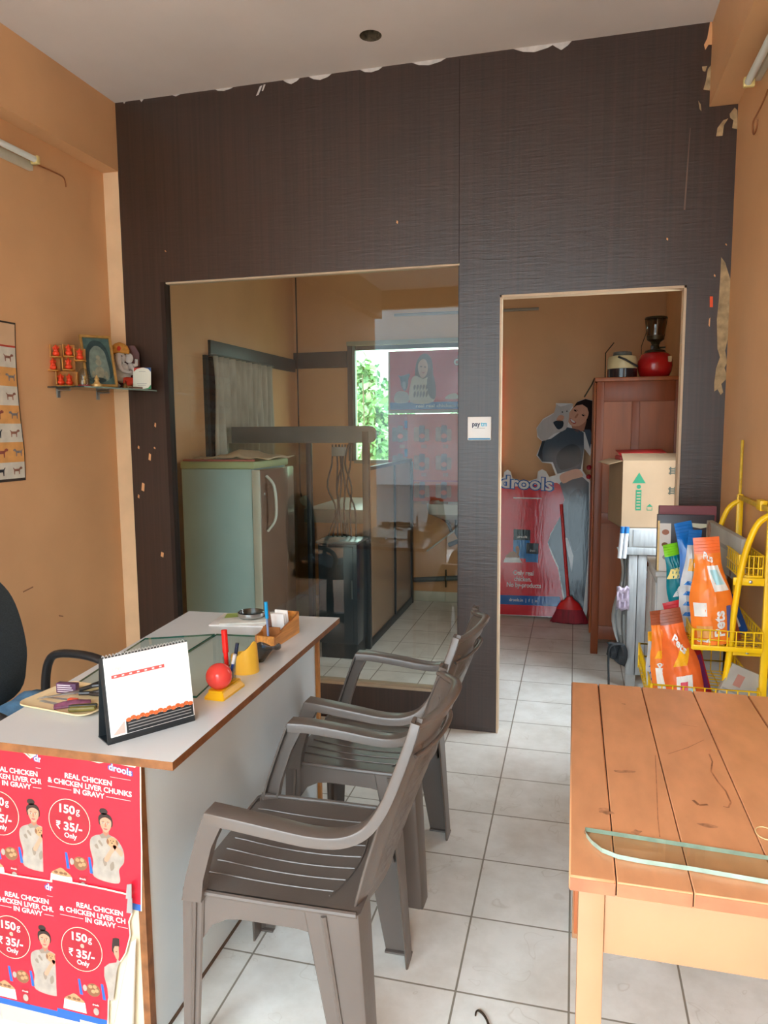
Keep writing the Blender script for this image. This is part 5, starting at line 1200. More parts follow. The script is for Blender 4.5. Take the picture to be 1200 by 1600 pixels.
gb0 = Vector((0.480, 2.86, 0.935))
def dec_grey(m, M):
    m.flat([Vector(p) for p in ((0.08, 0.085), (0.22, 0.085), (0.22, 0.100), (0.08, 0.100))], 0, mat('faded_print', (140, 140, 134), 0.6), M); m.flat(ellp(0.03, 0.12, 0.02, 0.03, 10), 0, mat('faded_print_brown', (150, 120, 104), 0.6, var=0.3, scale=60), M); m.flat(ellp(0.26, 0.04, 0.012, 0.04, 10), 0, mat('faded_print_brown', (0, 0, 0)), M)
ga, gb_ = at(1103, 812, Y=2.93), at(1157, 842, Y=2.60)
dv = (gb_-ga); gl_ = Vector((dv.x, dv.y, 0)).length
Mgb = frame((ga.x, ga.y, ga.z-0.150), (dv.x, dv.y, dv.z), (0, 0, 1))
m = MB().box(0, gl_, 0, 0.150, -0.022, 0, GRB, 0.002, M=Mgb); dec_grey(m, Mgb @ TR(0, 0, 0.0004))
tag(m.build('carton'), 'flat pale grey carton leaning on the upper yellow basket', 'box')
# folded grey carton low in the rack
Mc2 = TR(0.500, 2.62, 0.513, math.radians(20), 0, math.radians(20))
# support shelf: the binder and books stand on a small side cupboard of grey laminate
sc_ = thing('side_cupboard', 'low pale grey cupboard behind the yellow rack, against the dark partition', 'cupboard', (0.48, 3.12, 0))
GL2 = mat('pale_grey_melamine', (186, 188, 188), 0.45, var=0.08, scale=8)
MB().box(0.322, 0.585, 3.03, 3.40, 0.885, 0.904, GL2, 0.002).build('top', sc_)
MB().box(0.330, 0.583, 3.032, 3.398, 0.0, 0.884, GL2, 0.002).build('body', sc_)
MB().box(0.325, 0.3295, 3.04, 3.20, 0.06, 0.86, GL2, 0.001).build('door', sc_)
MB().box(0.325, 0.3295, 3.21, 3.39, 0.06, 0.86, GL2, 0.001).build('door', sc_)
# grey printed flat boxes leaning under the middle basket
Mf = TR(0.475, 2.485, 0.640, math.radians(10), 0, math.radians(24))
m = MB().box(0, 0.150, 0, 0.016, -0.06, 0.085, GRB, 0.002, M=Mf)
m.box(0.03, 0.055, -0.0006, 0, 0.02, 0.06, mat('faded_red_print', (176, 124, 110), 0.6), M=Mf)
for k in range(4): m.box(0.005, 0.14, -0.0006, 0, -0.045+0.014*k, -0.040+0.014*k, mat('faded_print', (0, 0, 0)), M=Mf)
m2 = tag(m.build('carton'), 'pale grey printed carton leaning in the lowest yellow basket, under the orange pouch', 'box')

# ------------------------------------------------------------------ through the doorway: cupboard and what stands on it
CW = mat('brown_cupboard_wood', (142, 74, 34), 0.40, var=0.14, scale=3, stretch=(8, 8, 1))
CW2 = mat('brown_cupboard_rail', (124, 60, 28), 0.40, var=0.12, scale=3, stretch=(8, 8, 1))
CX0, CX1, CY0, CY1, CZ1 = 0.128, 0.640, 4.84, 5.42, 1.782
cb_ = thing('wooden_cupboard', 'tall brown varnished wooden cupboard in the rear room, seen through the doorway', 'cupboard', (0.38, 5.13, 0))
MB().box(CX0+0.028, CX1-0.012, CY0+0.012, CY1-0.012, 0.130, CZ1-0.026, CW, 0.0).build('carcass', cb_)
for (x, y) in ((CX0, CY0), (CX1-0.046, CY0), (CX0, CY1-0.046), (CX1-0.046, CY1-0.046)): MB().box(x, x+0.046, y, y+0.046, 0, CZ1-0.026, CW2, 0.003).build('corner_post', cb_)
m = MB().box(CX0+0.046, CX1-0.046, CY0+0.002, CY0+0.012, 0.100, 0.190, CW2, 0.002).box(CX0+0.046, CX1-0.046, CY0+0.002, CY0+0.012, CZ1-0.150, CZ1-0.026, CW2, 0.002).box(CX0+0.215, CX0+0.262, CY0+0.002, CY0+0.012, 0.190, CZ1-0.150, CW2, 0.002).box(CX0+0.046, CX1-0.046, CY0+0.002, CY0+0.012, 0.86, 0.93, CW2, 0.002)
m.build('side_frame', cb_)
MB().box(CX0-0.012, CX1, CY0-0.010, CY1, CZ1-0.025, CZ1, CW, 0.004).build('top', cb_)
for k, (a, b_) in enumerate(((CY0+0.012, (CY0+CY1)/2-0.002), ((CY0+CY1)/2+0.002, CY1-0.012))):
    d_r = MB().box(CX0-0.012, CX0-0.0005, a, b_, 0.135, CZ1-0.030, CW, 0.003).build('door', cb_)
    MB().ell((CX0-0.030, (a if k else b_)+(0.025 if k else -0.025), 1.205-0.065*k), 0.017, mat('dark_red_knob', (140, 16, 34), 0.2), 12).build('knob', d_r)
# red stove lantern
LX, LY = 0.485, 5.02
ln_ = thing('gas_lantern', 'red gas lantern with glass chimney standing on top of the brown cupboard', 'lantern', (LX, LY, CZ1))
Ml = TR(LX, LY, CZ1)
LRED = mat('lantern_red', (178, 22, 24), 0.25, var=0.06, coat=0.4)
MB().lathe([(0.001, 0), (0.075, 0), (0.086, 0.006), (0.102, 0.040), (0.108, 0.075), (0.105, 0.110), (0.090, 0.145), (0.070, 0.158), (0.001, 0.160)], LRED, 30, M=Ml).build('tank', ln_)
DBR = mat('dark_bronze', (70, 62, 44), 0.35, metal=0.6, var=0.15)
m = MB().lathe([(0.068, 0.158), (0.060, 0.172), (0.030, 0.180), (0.022, 0.205), (0.030, 0.225), (0.052, 0.240), (0.056, 0.262), (0.050, 0.264)], DBR, 24, M=Ml); m.box(-0.030, -0.008, -0.03, -0.012, 0.176, 0.205, BLKP, 0.003, M=Ml).tube([(0.02, 0, 0.19), (0.06, -0.01, 0.19)], 0.006, DBR, 8, M=Ml); m.build('burner', ln_)
m = MB().lathe([(0.050, 0.262), (0.057, 0.290), (0.060, 0.330), (0.063, 0.370)], glass('chimney_glass', (170, 150, 124), 1.8), 24, M=Ml)
m.build('glass_chimney', ln_)
m = MB()
for k in range(6): m.tube([(0.052*math.cos(k*PI/3), 0.052*math.sin(k*PI/3), 0.26), (0.066*math.cos(k*PI/3), 0.066*math.sin(k*PI/3), 0.372)], 0.002, DBR, 6, M=Ml)
m.lathe([(0.001, 0.385), (0.035, 0.385), (0.066, 0.380), (0.070, 0.370), (0.064, 0.368)], DBR, 24, M=Ml); m.build('cage_cap', ln_)
MB().tube([(-0.085, -0.02, 0.15), (-0.086, -0.02, 0.20), (-0.055, -0.02, 0.295)], 0.0025, DBR, 6, M=Ml).build('wire_handle', ln_)
MB().box(0.070, 0.092, -0.085, -0.060, 0.095, 0.130, mat('ivory_badge', (206, 176, 130), 0.4), 0.004, M=Ml).build('badge', ln_)
# two-tone thermos jug
TX, TY = 0.285, 4.98
th_ = thing('water_jug', 'cream and black insulated jug with grey lid on top of the brown cupboard', 'jug', (TX, TY, CZ1))
Mt = TR(TX, TY, CZ1)
MB().lathe([(0.001, 0), (0.088, 0), (0.092, 0.004), (0.092, 0.058), (0.090, 0.060)], mat('jug_black', (34, 24, 30), 0.2, var=0.03, coat=0.3), 28, M=Mt).build('lower_body', th_)
MB().lathe([(0.090, 0.060), (0.092, 0.064), (0.090, 0.120), (0.082, 0.138), (0.060, 0.142)], mat('jug_cream', (196, 176, 132), 0.4, var=0.04), 28, M=Mt).build('upper_body', th_)
MB().lathe([(0.060, 0.142), (0.058, 0.152), (0.056, 0.164), (0.050, 0.167), (0.001, 0.168)], mat('jug_lid_grey', (88, 88, 82), 0.4), 24, M=Mt).build('lid', th_)
MB().tube([(-0.030, -0.092, 0.130), (0.01, -0.102, 0.112), (0.055, -0.094, 0.085), (0.088, -0.06, 0.070)], 0.0065, BLKP, 8, M=Mt).build('handle', th_)
wr = [(0.185, 5.05, CZ1+0.002), (0.184, 5.05, CZ1+0.17), (0.235, 5.05, CZ1+0.235)]
tag(MB().tube(wr, 0.004, DBR, 6).build('bent_rod'), 'thin bent dark rod standing on the cupboard top left of the jug', 'rod')
wr = [(0.100, 4.90, 1.745), (0.075, 4.88, 1.70), (0.055, 4.87, 1.665)]
tag(MB().tube([(0.116, 4.90, 1.7845), (0.100, 4.90, 1.745), (0.055, 4.87, 1.665)], 0.005, DBR, 6).build('bent_rod'), 'short bent rod hanging over the left top corner of the cupboard', 'rod')

# ------------------------------------------------------------------ whitewashed rack with a carton in front of the cupboard
GW = mat('whitewashed_wood', (164, 168, 170), 0.6, var=0.14, scale=8, stretch=(8, 8, 1))
GW2 = mat('dusty_white_sheet', (172, 173, 171), 0.75, var=0.15, scale=6)
RX0, RX1, RY0, RY1 = 0.268, 0.625, 4.22, 4.72
wrk = thing('white_rack', 'whitewashed wooden rack behind the doorway carrying a cardboard box', 'rack', (0.45, 4.45, 0))
m = MB().box(0.306, 0.352, RY0, RY0+0.05, 0.082, 0.770, GW, 0.003).box(0.356, 0.402, RY0+0.002, RY0+0.05, 0.082, 0.770, GW, 0.003).box(0.306, 0.36, RY0+0.005, RY0+0.045, 0.0, 0.082, GW2, 0.004)
m.build('post', wrk)
for x, y in ((0.58, RY0), (0.306, RY1-0.046), (0.58, RY1-0.046)): MB().box(x, x+0.042, y, y+0.046, 0.0, 0.770, GW, 0.003).build('post', wrk)
MB().box(0.286, RX1, RY0-0.014, RY1, 0.771, 0.812, GW, 0.003).build('top_rail', wrk)
m = MB().box(0.302, RX1, RY0-0.008, RY1, 0.8125, 0.915, GW2, 0.004); m.box(0.325, 0.52, RY0-0.013, RY0-0.0085, 0.820, 0.912, GW, 0.003); m.build('drawer_box', wrk)
for z in (0.20, 0.52): MB().box(0.41, RX1, RY0+0.052, RY1-0.05, z, z+0.018, GW2, 0.002).build('shelf', wrk)
# sheet of paper / rags hanging on its left side
rows = []
for i in range(17):
    t = i/16; z = 0.80-0.62*t; w0 = 0.245+0.03*math.sin(7*t)+0.025*t*t; rows.append([(w0+(0.300-w0)*k/6, RY0+0.06+0.02*math.sin(5*t+2*k), z) for k in range(7)])
tag(MB().grid(rows, GW2).build('hanging_rag', solid=0.004), 'dusty whitish rag hanging at the left side of the whitewashed rack', 'rag')
# carton
KRAFT = mat('kraft_cardboard', (146, 122, 96), 0.8, var=0.07, scale=5); KRAFT2 = mat('kraft_shaded_side', (148, 120, 90), 0.8, var=0.07, scale=5)
bx0, bx1, by0, by1, bz0, bz1 = 0.262, 0.600, 4.235, 4.62, 0.917, 1.285
bx = thing('cardboard_box', 'open brown cardboard box with green up arrow on the whitewashed rack', 'box', (0.43, 4.42, bz0))
m = MB()
MB_ = TR(0, 0, 0)
shear = -0.055                                            # the box stands slightly turned to the left
Mbx = TR(bx0, by0, bz0, math.radians(9)); bw, bd, bh = 0.350, 0.36, 0.372
m.box(0, bw, 0, 0.004, 0, bh, KRAFT, M=Mbx).box(0, bw, bd-0.004, bd, 0, bh, KRAFT, M=Mbx).box(0, 0.004, 0.004, bd-0.004, 0, bh, KRAFT2, M=Mbx).box(bw-0.004, bw, 0.004, bd-0.004, 0, bh, KRAFT2, M=Mbx).box(0, bw, 0, bd, 0, 0.004, KRAFT, M=Mbx)
m.build('carton_body', bx)
GRN = mat('green_box_print', (0, 104, 72), 0.6, var=0.04); DKP = mat('dark_box_print', (60, 66, 54), 0.6, var=0.1)
Mbf = Mbx @ Matrix(((1, 0, 0, 0), (0, 0, -1, -0.0006), (0, 1, 0, 0), (0, 0, 0, 1)))
m = MB().flat([Vector(p) for p in ((0.052, 0.248), (0.124, 0.248), (0.088, 0.308))], 0, GRN, Mbf)
m.box(0.073, 0.103, 0.098, 0.212, 0, 0.0004, GRN, M=Mbf)
m.flat(ellp(0.088, 0.229, 0.012, 0.012, 12), 0, GRN, Mbf)
for k in range(6): m.box(0.078, 0.098, 0.108+0.017*k, 0.114+0.017*k, 0.0004, 0.0006, KRAFT, M=Mbf)
m.flat([Vector(p) for p in ((0.132, 0.118), (0.166, 0.118), (0.149, 0.134))], 0, GRN, Mbf); m.box(0.134, 0.137, 0.100, 0.114, 0, 0.0004, GRN, M=Mbf).box(0.161, 0.164, 0.100, 0.114, 0, 0.0004, GRN, M=Mbf).box(0.134, 0.164, 0.098, 0.101, 0, 0.0004, GRN, M=Mbf)
for zz in (0.300, 0.190):
    for k in range(3): m.box(0.245+0.006*(k % 2), 0.290-0.005*(k == 1), zz+0.012*k, zz+0.007+0.012*k, 0, 0.0004, DKP, M=Mbf)
    m.box(0.250, 0.258, zz-0.004, zz+0.038, 0, 0.0004, DKP, M=Mbf); m.box(0.276, 0.284, zz-0.004, zz+0.038, 0, 0.0004, DKP, M=Mbf)
m.build('print', bx, fix=False)
m = MB().add([(0, 0, 0), (bw, 0, 0), (bw-0.02, 0.14, 0.035), (0.02, 0.14, 0.035)], [(0, 1, 2, 3)], KRAFT, M=Mbx @ TR(0, 0, bh)); m.build('flap', bx, solid=0.003)
m = MB().add([(0, 0.004, 0), (0, bd, 0), (-0.075, bd-0.03, -0.02), (-0.075, 0.02, -0.02)], [(0, 1, 2, 3)], KRAFT2, M=Mbx @ TR(0, 0, bh)); m.build('flap', bx, solid=0.003)
m = MB().add([(0.02, 0.15, 0.02), (0.30, 0.15, 0.02), (0.28, 0.30, 0.055), (0.02, 0.30, 0.05)], [(0, 1, 2, 3)], mat('red_plastic_sheet', (206, 50, 56), 0.4, var=0.15), M=Mbx @ TR(0, 0, bh)); m.box(0.02, 0.30, 0.15, 0.30, -0.02, 0.019, mat('red_plastic_sheet', (0, 0, 0)), 0.004, M=Mbx @ TR(0, 0, bh))
tag(m.build('red_sheet', solid=0.002), 'red plastic sheet showing at the top of the open cardboard box', 'plastic sheet')
# small things at the rack
for i, (x, y, z0, z1) in enumerate(((0.262, 4.30, 0.815, 0.905), (0.285, 4.29, 0.80, 0.905))):
    pass
tb0 = at(968, 872, Y=4.19); tb1 = at(976, 822, Y=4.19)
for i, (dx_, lab) in enumerate(((0.0, 'blue-capped white tube stuck upright at the whitewashed rack, left of two'), (0.024, 'blue-capped white tube stuck upright at the whitewashed rack, right of two'))):
    t = thing('capped_tube', lab, 'tube', (tb0.x+dx_, 4.19, tb0.z), 0, 'blue-capped tubes')
    MB().tube([(tb0.x+dx_, 4.192, tb0.z+0.0), (tb0.x+dx_+0.010, 4.192, tb0.z+0.140)], 0.0115, mat('tube_white', (206, 212, 220), 0.35), 12).build('barrel', t)
    MB().tube([(tb0.x+dx_+0.010, 4.192, tb0.z+0.140), (tb0.x+dx_+0.0125, 4.192, tb0.z+0.175)], 0.0120, mat('cap_blue', (44, 110, 176), 0.3), 12).build('cap', t)
jx_, jy_, jz_ = 0.440, 4.235, 0.5385
jr = thing('amber_jar', 'small amber jar with white lid on the middle shelf of the whitewashed rack', 'jar', (0.445, 4.32, 0.539))
Mj = TR(0.445, 4.32, 0.539)
MB().lathe([(0.001, 0), (0.038, 0), (0.041, 0.005), (0.041, 0.088), (0.036, 0.094)], mat('amber_plastic', (206, 140, 34), 0.2, var=0.1), 22, M=Mj).build('body', jr)
MB().lathe([(0.042, 0.086), (0.043, 0.112), (0.040, 0.116), (0.001, 0.117)], mat('jar_lid_white', (222, 220, 212), 0.4), 22, M=Mj).build('lid', jr)
rows = []
for i in range(11):
    t = i/10; rows.append([(0.205+0.085*k/6+0.01*math.sin(3*t), 4.17+0.015*math.sin(2*k+3*t), 0.275-0.13*t*(0.55+0.45*k/6)) for k in range(7)])
bg_ = thing('black_bag', 'limp black bag with dangling strap beside the foot of the whitewashed rack', 'bag', (0.25, 4.17, 0.10))
MB().grid(rows, mat('black_bag_cloth', (54, 58, 62), 0.7, var=0.1)).build('bag_body', bg_, solid=0.03)
MB().tube(spl([(0.275, 4.155, 0.275), (0.222, 4.15, 0.262), (0.208, 4.15, 0.20), (0.212, 4.15, 0.09), (0.215, 4.15, 0.006)], 4, False), [0.010]*8+[0.012]*9, mat('black_bag_cloth', (0, 0, 0)), 8, flat=0.5).build('strap', bg_)
rows = [[(0.246+0.066*k/5, 4.195+0.012*math.sin(3*k+i), 0.46+0.13*i/8+0.008*math.sin(2*k)) for k in range(6)] for i in range(9)]
tag(MB().grid(rows, mat('lilac_print_bag', (190, 176, 196), 0.5, var=0.2, scale=30)).build('plastic_bag', solid=0.004), 'small lilac printed plastic bag tucked at the left of the whitewashed rack', 'bag')
# ------------------------------------------------------------------ leaning shop cutout behind the doorway
CT = PL((0, 5.665, 0), (0, -1, 0.17)); CT.n.normalize()
CTo = at(781, 964, pl=CT); CTo.z = 0.002; CTo.y = 5.665+0.17*0.002
CTx = Vector((1, 0, 0)); CTy = Vector((0, 0.17, 1)).normalized(); MC = frame(CTo, CTx, CTy)
def cpt(x, y):                                         # crop pixel of the cutout -> its own plane
    p = at(770+x*0.2374, 600+y*0.2374, pl=CT)-CTo
    return Vector((p.dot(CTx), p.dot(CTy)))
def cp(lst, n=0): 
    P = [cpt(*p) for p in lst]
    return [Vector((v.x, v.y)) for v in spl([(p.x, p.y, 0) for p in P], n)] if n else P
def GL(n_, c_): return mat('gloss_'+n_, c_, 0.10, var=0.03, bump=0.06, bscale=9, spec=0.55, coat=0.0, stretch=(6, 6, 1))
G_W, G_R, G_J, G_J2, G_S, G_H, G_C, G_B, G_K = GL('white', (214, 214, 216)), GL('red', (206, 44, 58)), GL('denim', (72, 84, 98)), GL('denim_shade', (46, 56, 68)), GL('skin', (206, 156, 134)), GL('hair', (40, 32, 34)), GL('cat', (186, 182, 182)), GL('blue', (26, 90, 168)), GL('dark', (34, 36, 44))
ct = thing('shop_cutout', 'leaning glossy red cutout of a woman in denim holding a white cat', 'standee', tuple(CTo), 0)
out = cp([(-12, 1515), (33, 1518), (380, 1535), (612, 1545), (640, 1400), (645, 900), (642, 640), (590, 570), (602, 425), (640, 475), (655, 430), (662, 110), (610, 98), (560, 115), (530, 160), (520, 128), (415, 126), (418, 182), (330, 230), (288, 290), (293, 350), (325, 378), (287, 470), (325, 517), (385, 524), (415, 600), (372, 612), (350, 575), (325, 562), (298, 575), (290, 622), (240, 640), (200, 640), (130, 620), (118, 578), (98, 564), (75, 580), (72, 610), (36, 640), (-12, 648)])
MB().prism(out, 0.004, G_W, MC, m2=mat('board_edge', (210, 206, 200), 0.6)).build('board', ct)
q = lambda mb, lst, k, m, n=0: mb.flat(cp(lst, n), 0.004+k*0.0003, m, MC)
m = MB()
q(m, [(-10, 690), (420, 650), (448, 665), (472, 760), (440, 880), (380, 985), (362, 1045), (385, 1120), (430, 1220), (460, 1400), (470, 1536), (380, 1530), (33, 1513), (-10, 1510)], 1, G_R)
q(m, [(-10, 1386), (440, 1400), (455, 1465), (-10, 1446)], 2, G_B)
M_ = MC
def ctext(s, x0, x1, y, size, k, mtl, bold=0.02, wave=None):
    a, b_ = cpt(x0, y), cpt(x1, y); c_ = (a+b_)/2
    m.text(s, c_.x, c_.y, size, 0.004+k*0.0003, mtl, MC, bold=bold, width=(b_-a).length, wave=wave)
ctext('drools', 40, 405, 690, 0.135, 3, G_B, 0.075, lambda p: -p*0.05); ctext('drools', 52, 392, 690, 0.135, 4, G_W, 0.02, lambda p: -p*0.05)
m.box(cpt(135, 750).x, cpt(320, 750).x, cpt(0, 752).y, cpt(0, 744).y, 0.0046, 0.0049, G_W, M=MC)
ctext('Only real', 135, 268, 1258, 0.052, 3, G_W); ctext('chicken.', 140, 255, 1298, 0.052, 3, G_W); ctext('No by-products', 92, 316, 1338, 0.052, 3, G_W)
ctext('drools.in  |  f  |  o', 108, 292, 1432, 0.034, 4, G_W, 0.01)
for (x0, y0, x1, y1) in ((138, 955, 248, 1150), (222, 1045, 302, 1175)):
    q(m, [(x0, y0), (x1, y0+6), (x1-4, y1), (x0-6, y1-4)], 3, GL('pack_blue', (50, 120, 186))); q(m, [(x0, y0), (x1, y0+6), (x1-2, y0+75), (x0-2, y0+70)], 4, G_K)
    a = cpt((x0+x1)/2, y0+58); m.text('drools', a.x, a.y, 0.026, 0.0056, G_W, MC, bold=0.02, width=cpt(x1-22, 0).x-cpt(x0+22, 0).x)
q(m, [(82, 1140), (176, 1142), (192, 1176), (70, 1174)], 5, G_W); q(m, [(86, 1142), (108, 1112), (135, 1100), (160, 1116), (174, 1143)], 5, GL('kibble', (150, 100, 60)), 3); q(m, [(150, 1080), (165, 1065), (176, 1090), (166, 1130)], 5, GL('kibble', (0, 0, 0)), 3)
m.build('board_print', ct, fix=False)
# woman
m = MB()
q(m, [(440, 655), (455, 640), (540, 600), (590, 612), (632, 650), (632, 900), (622, 1200), (590, 1540), (470, 1538), (470, 1400), (430, 1200), (362, 1045), (382, 990), (440, 880), (474, 760)], 2, G_J)
q(m, [(476, 1010), (494, 1015), (530, 1130), (520, 1240), (508, 1180), (488, 1090)], 3, G_W)
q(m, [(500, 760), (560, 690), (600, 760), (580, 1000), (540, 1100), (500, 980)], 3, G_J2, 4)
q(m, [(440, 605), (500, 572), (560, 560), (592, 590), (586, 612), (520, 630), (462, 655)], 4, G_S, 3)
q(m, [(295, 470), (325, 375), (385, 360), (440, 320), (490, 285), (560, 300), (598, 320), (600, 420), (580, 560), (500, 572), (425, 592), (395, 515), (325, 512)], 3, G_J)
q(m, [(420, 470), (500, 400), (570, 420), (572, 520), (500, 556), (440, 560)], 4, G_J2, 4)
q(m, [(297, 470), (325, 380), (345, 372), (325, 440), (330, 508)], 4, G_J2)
q(m, [(535, 152), (558, 118), (610, 99), (655, 111), (658, 260), (654, 400), (628, 390), (612, 320), (560, 300), (520, 275)], 2, G_H)
q(m, [(600, 300), (625, 380), (640, 430), (652, 330), (640, 300)], 3, G_J)
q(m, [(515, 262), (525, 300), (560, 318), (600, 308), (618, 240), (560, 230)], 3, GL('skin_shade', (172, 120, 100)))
q(m, [(500, 195), (496, 245), (516, 273), (545, 279), (582, 270), (614, 240), (630, 195), (620, 152), (588, 130), (548, 138)], 5, G_S, 4)
q(m, [(528, 160), (552, 122), (610, 104), (648, 130), (650, 250), (628, 262), (634, 200), (622, 158), (590, 136), (552, 142)], 6, G_H)
for (x, y) in ((543, 176), (594, 207)):
    m.flat([Vector((p.x, p.y)) for p in ellp(cpt(x, y).x, cpt(x, y).y, 0.013, 0.006, 10, -0.55)], 0.0061, G_H, MC)
    q(m, [(x-4, y-16), (x+16, y-2), (x+20, y+4), (x+4, y-9)], 7, G_H)
q(m, [(508, 226), (528, 238), (550, 256), (532, 262), (513, 248)], 7, GL('lips', (170, 70, 70)), 3); q(m, [(512, 231), (530, 241), (544, 254), (530, 255), (516, 245)], 8, G_W, 3)
q(m, [(556, 196), (564, 202), (548, 226), (538, 220)], 7, GL('skin_shade', (0, 0, 0)), 3)
m.build('woman_print', ct, fix=False)
m = MB()
q(m, [(290, 300), (330, 240), (400, 195), (418, 135), (445, 150), (500, 135), (530, 135), (505, 180), (500, 230), (480, 300), (400, 330), (350, 372), (310, 360)], 6, G_C, 3)
for (x, y) in ((458, 186), (488, 180)): m.flat(ellp(cpt(x, y).x, cpt(x, y).y, 0.006, 0.005, 8), 0.0064, G_K, MC)
q(m, [(400, 250), (440, 240), (465, 250), (460, 285), (430, 300), (405, 270)], 7, G_J2, 3); q(m, [(418, 240), (440, 205), (470, 215), (455, 245)], 7, G_S, 3)
m.build('cat_print', ct, fix=False)

# red broom leaning on it
br0 = at(890, 968, Y=5.60)
brx, bry = br0.x, 5.585
br = thing('broom', 'red long-handled plastic broom leaning against the glossy cutout', 'broom', (brx, bry, 0))
BRR = mat('broom_red', (214, 34, 34), 0.3, var=0.05); BRD = mat('broom_bristle_red', (150, 26, 44), 0.6, var=0.25, scale=60, stretch=(1, 1, 0.1))
tp_ = at(877, 788, Y=5.72); nk = at(888, 935, Y=5.60)
MB().tube([nk, nk.lerp(tp_, 0.9), tp_], [0.013, 0.012, 0.014], BRR, 10).build('handle', br)
secs = []
for z, w, d in ((0.205, 0.020, 0.014), (0.185, 0.030, 0.018), (0.155, 0.070, 0.022), (0.115, 0.095, 0.026), (0.108, 0.096, 0.026)): secs.append([(brx-0.004+p.x, bry+p.y, z) for p in ellp(0, 0, w, d, 20)])
MB().loft(secs, BRR).build('head', br)
secs = []
for z, w, d in ((0.112, 0.092, 0.024), (0.05, 0.122, 0.032), (0.0, 0.146, 0.036)): secs.append([(brx+p.x*(1+0.03*math.sin(9*i)), bry+p.y*(1+0.06*math.sin(13*i)), z+(0.010*abs(math.sin(7*i)) if z == 0 else 0)) for i, p in enumerate(ellp(0, 0, w, d, 44))])
MB().loft(secs, BRD).build('bristles', br)

# ------------------------------------------------------------------ rear room behind the glass
# refrigerator, its side to the viewer, the door facing right
FX0, FX1, FY0, FY1, FZ1 = -2.315, -1.792, 4.00, 4.53, 1.288
FSD = mat('fridge_pale_blue', (172, 212, 220), 0.3, var=0.03); FTOP = mat('fridge_pale_green_cap', (176, 196, 150), 0.4, var=0.03); FDOOR = mat('fridge_door_reflection', (118, 96, 84), 0.22, var=0.05, coat=0.4); FWH = mat('fridge_white_plastic', (206, 214, 206), 0.35, var=0.03)  # door colour holds the brown reflection seen on it
fr_ = thing('refrigerator', 'pale blue single-door refrigerator standing behind the glass, door facing right', 'refrigerator', (-2.05, 4.27, 0))
MB().box(FX0, FX1-0.06, FY0, FY1, 0.14, FZ1-0.045, FSD, 0.006).build('cabinet', fr_)
MB().box(FX0-0.004, FX1-0.04, FY0-0.004, FY1+0.004, FZ1-0.0445, FZ1, FTOP, 0.008).build('top_cap', fr_)
MB().box(FX0, FX1-0.06, FY0, FY1, 0.0, 0.1395, FWH, 0.01).build('stand', fr_)
dr = MB().box(FX1-0.058, FX1, FY0+0.002, FY1, 0.15, FZ1-0.05, FDOOR, 0.010).box(FX1-0.0575, FX1-0.006, FY0-0.004, FY0+0.0015, 0.15, FZ1-0.05, FWH, 0.003).build('door', fr_)
MB().tube(spl([(FX1+0.004, FY0+0.07, 1.20), (FX1+0.050, FY0+0.075, 1.14), (FX1+0.060, FY0+0.08, 1.02), (FX1+0.050, FY0+0.078, 0.93), (FX1+0.004, FY0+0.07, 0.865)], 5, False), 0.014, FWH, 10, flat=0.6).build('handle', dr)
MB().box(FX1-0.002, FX1+0.004, FY0+0.04, FY0+0.055, 1.085, 1.10, STEEL, 0.001).build('lock', dr)
rows = [[(FX0+0.05+0.50*i/12, FY0+0.06+0.42*j/8, FZ1+0.016+0.045*math.exp(-((i-6)/2.6)**2)*math.sin(PI*(j+0.5)/9)+0.006*math.sin(i*2+j)) for j in range(9)] for i in range(13)]
tag(MB().grid(rows, mat('cream_cloth', (204, 188, 160), 0.85, var=0.08)).build('folded_cloth', solid=0.006), 'rumpled cream cloth lying on top of the pale blue refrigerator', 'cloth')
tag(MB().box(FX0+0.01, FX1-0.05, FY0+0.004, FY0+0.035, FZ1+0.0005, FZ1+0.012, mat('pink_cloth_hem', (190, 104, 96), 0.8), 0.003).build('pink_cover'), 'pink strip of fridge cover along the top edge of the refrigerator', 'cover')

# dark aluminium cubicle at the back, glazed
DAL = mat('cubicle_dark_frame', (26, 34, 39), 0.4, metal=0.0, var=0.1); GAL = mat('cubicle_grey_rail', (92, 102, 104), 0.35, metal=0.3, var=0.08)
BRP = mat('brown_panel_gloss', (150, 122, 96), 0.22, var=0.06, scale=3)
KX = -1.32
cu_ = thing('glass_cubicle', 'dark aluminium framed cubicle with brown tinted glass in the rear room', 'cubicle', (-1.8, 5.3, 0))
def post(x0, x1, y0, y1, z0, z1): MB().box(x0, x1, y0, y1, z0, z1, DAL, 0.003).build('post', cu_)
post(KX-0.022, KX+0.022, 4.60, 4.645, 0, 1.46); post(KX-0.015, KX+0.015, 5.36, 5.39, 0.05, 1.20); post(KX-0.020, KX+0.020, 5.94, 5.98, 0, 1.20)
secs = [[(KX+0.024+0.045*math.sin(a), y, 1.44+0.055*math.cos(a)) for a in (PI*k/8 for k in range(9))]+[(XL+0.10, y, 1.385), (XL+0.10, y, 1.495)] for y in (4.602, 4.645)]
MB().loft(secs, GAL, smooth=False).build('top_beam', cu_)
MB().box(KX-0.012, KX+0.012, 4.646, 5.98, 1.2005, 1.225, DAL, 0.002).build('side_rail', cu_)
MB().box(KX-0.018, KX+0.018, 4.646, 5.939, 0.001, 0.050, DAL, 0.002).build('bottom_rail', cu_)
MB().box(KX-0.003, KX+0.003, 4.646, 5.359, 0.051, 1.20, BRP).build('glass_panel', cu_, fix=False)
MB().box(KX-0.003, KX+0.003, 5.391, 5.939, 0.051, 1.20, BRP).build('glass_panel', cu_, fix=False)
post(-1.735, -1.70, 4.605, 4.64, 0, 1.384)
MB().box(-2.30, -1.736, 4.618, 4.624, 0.06, 1.384, glass('clear_cubicle_glass', (214, 216, 206), 1.2)).build('glass_panel', cu_, fix=False)
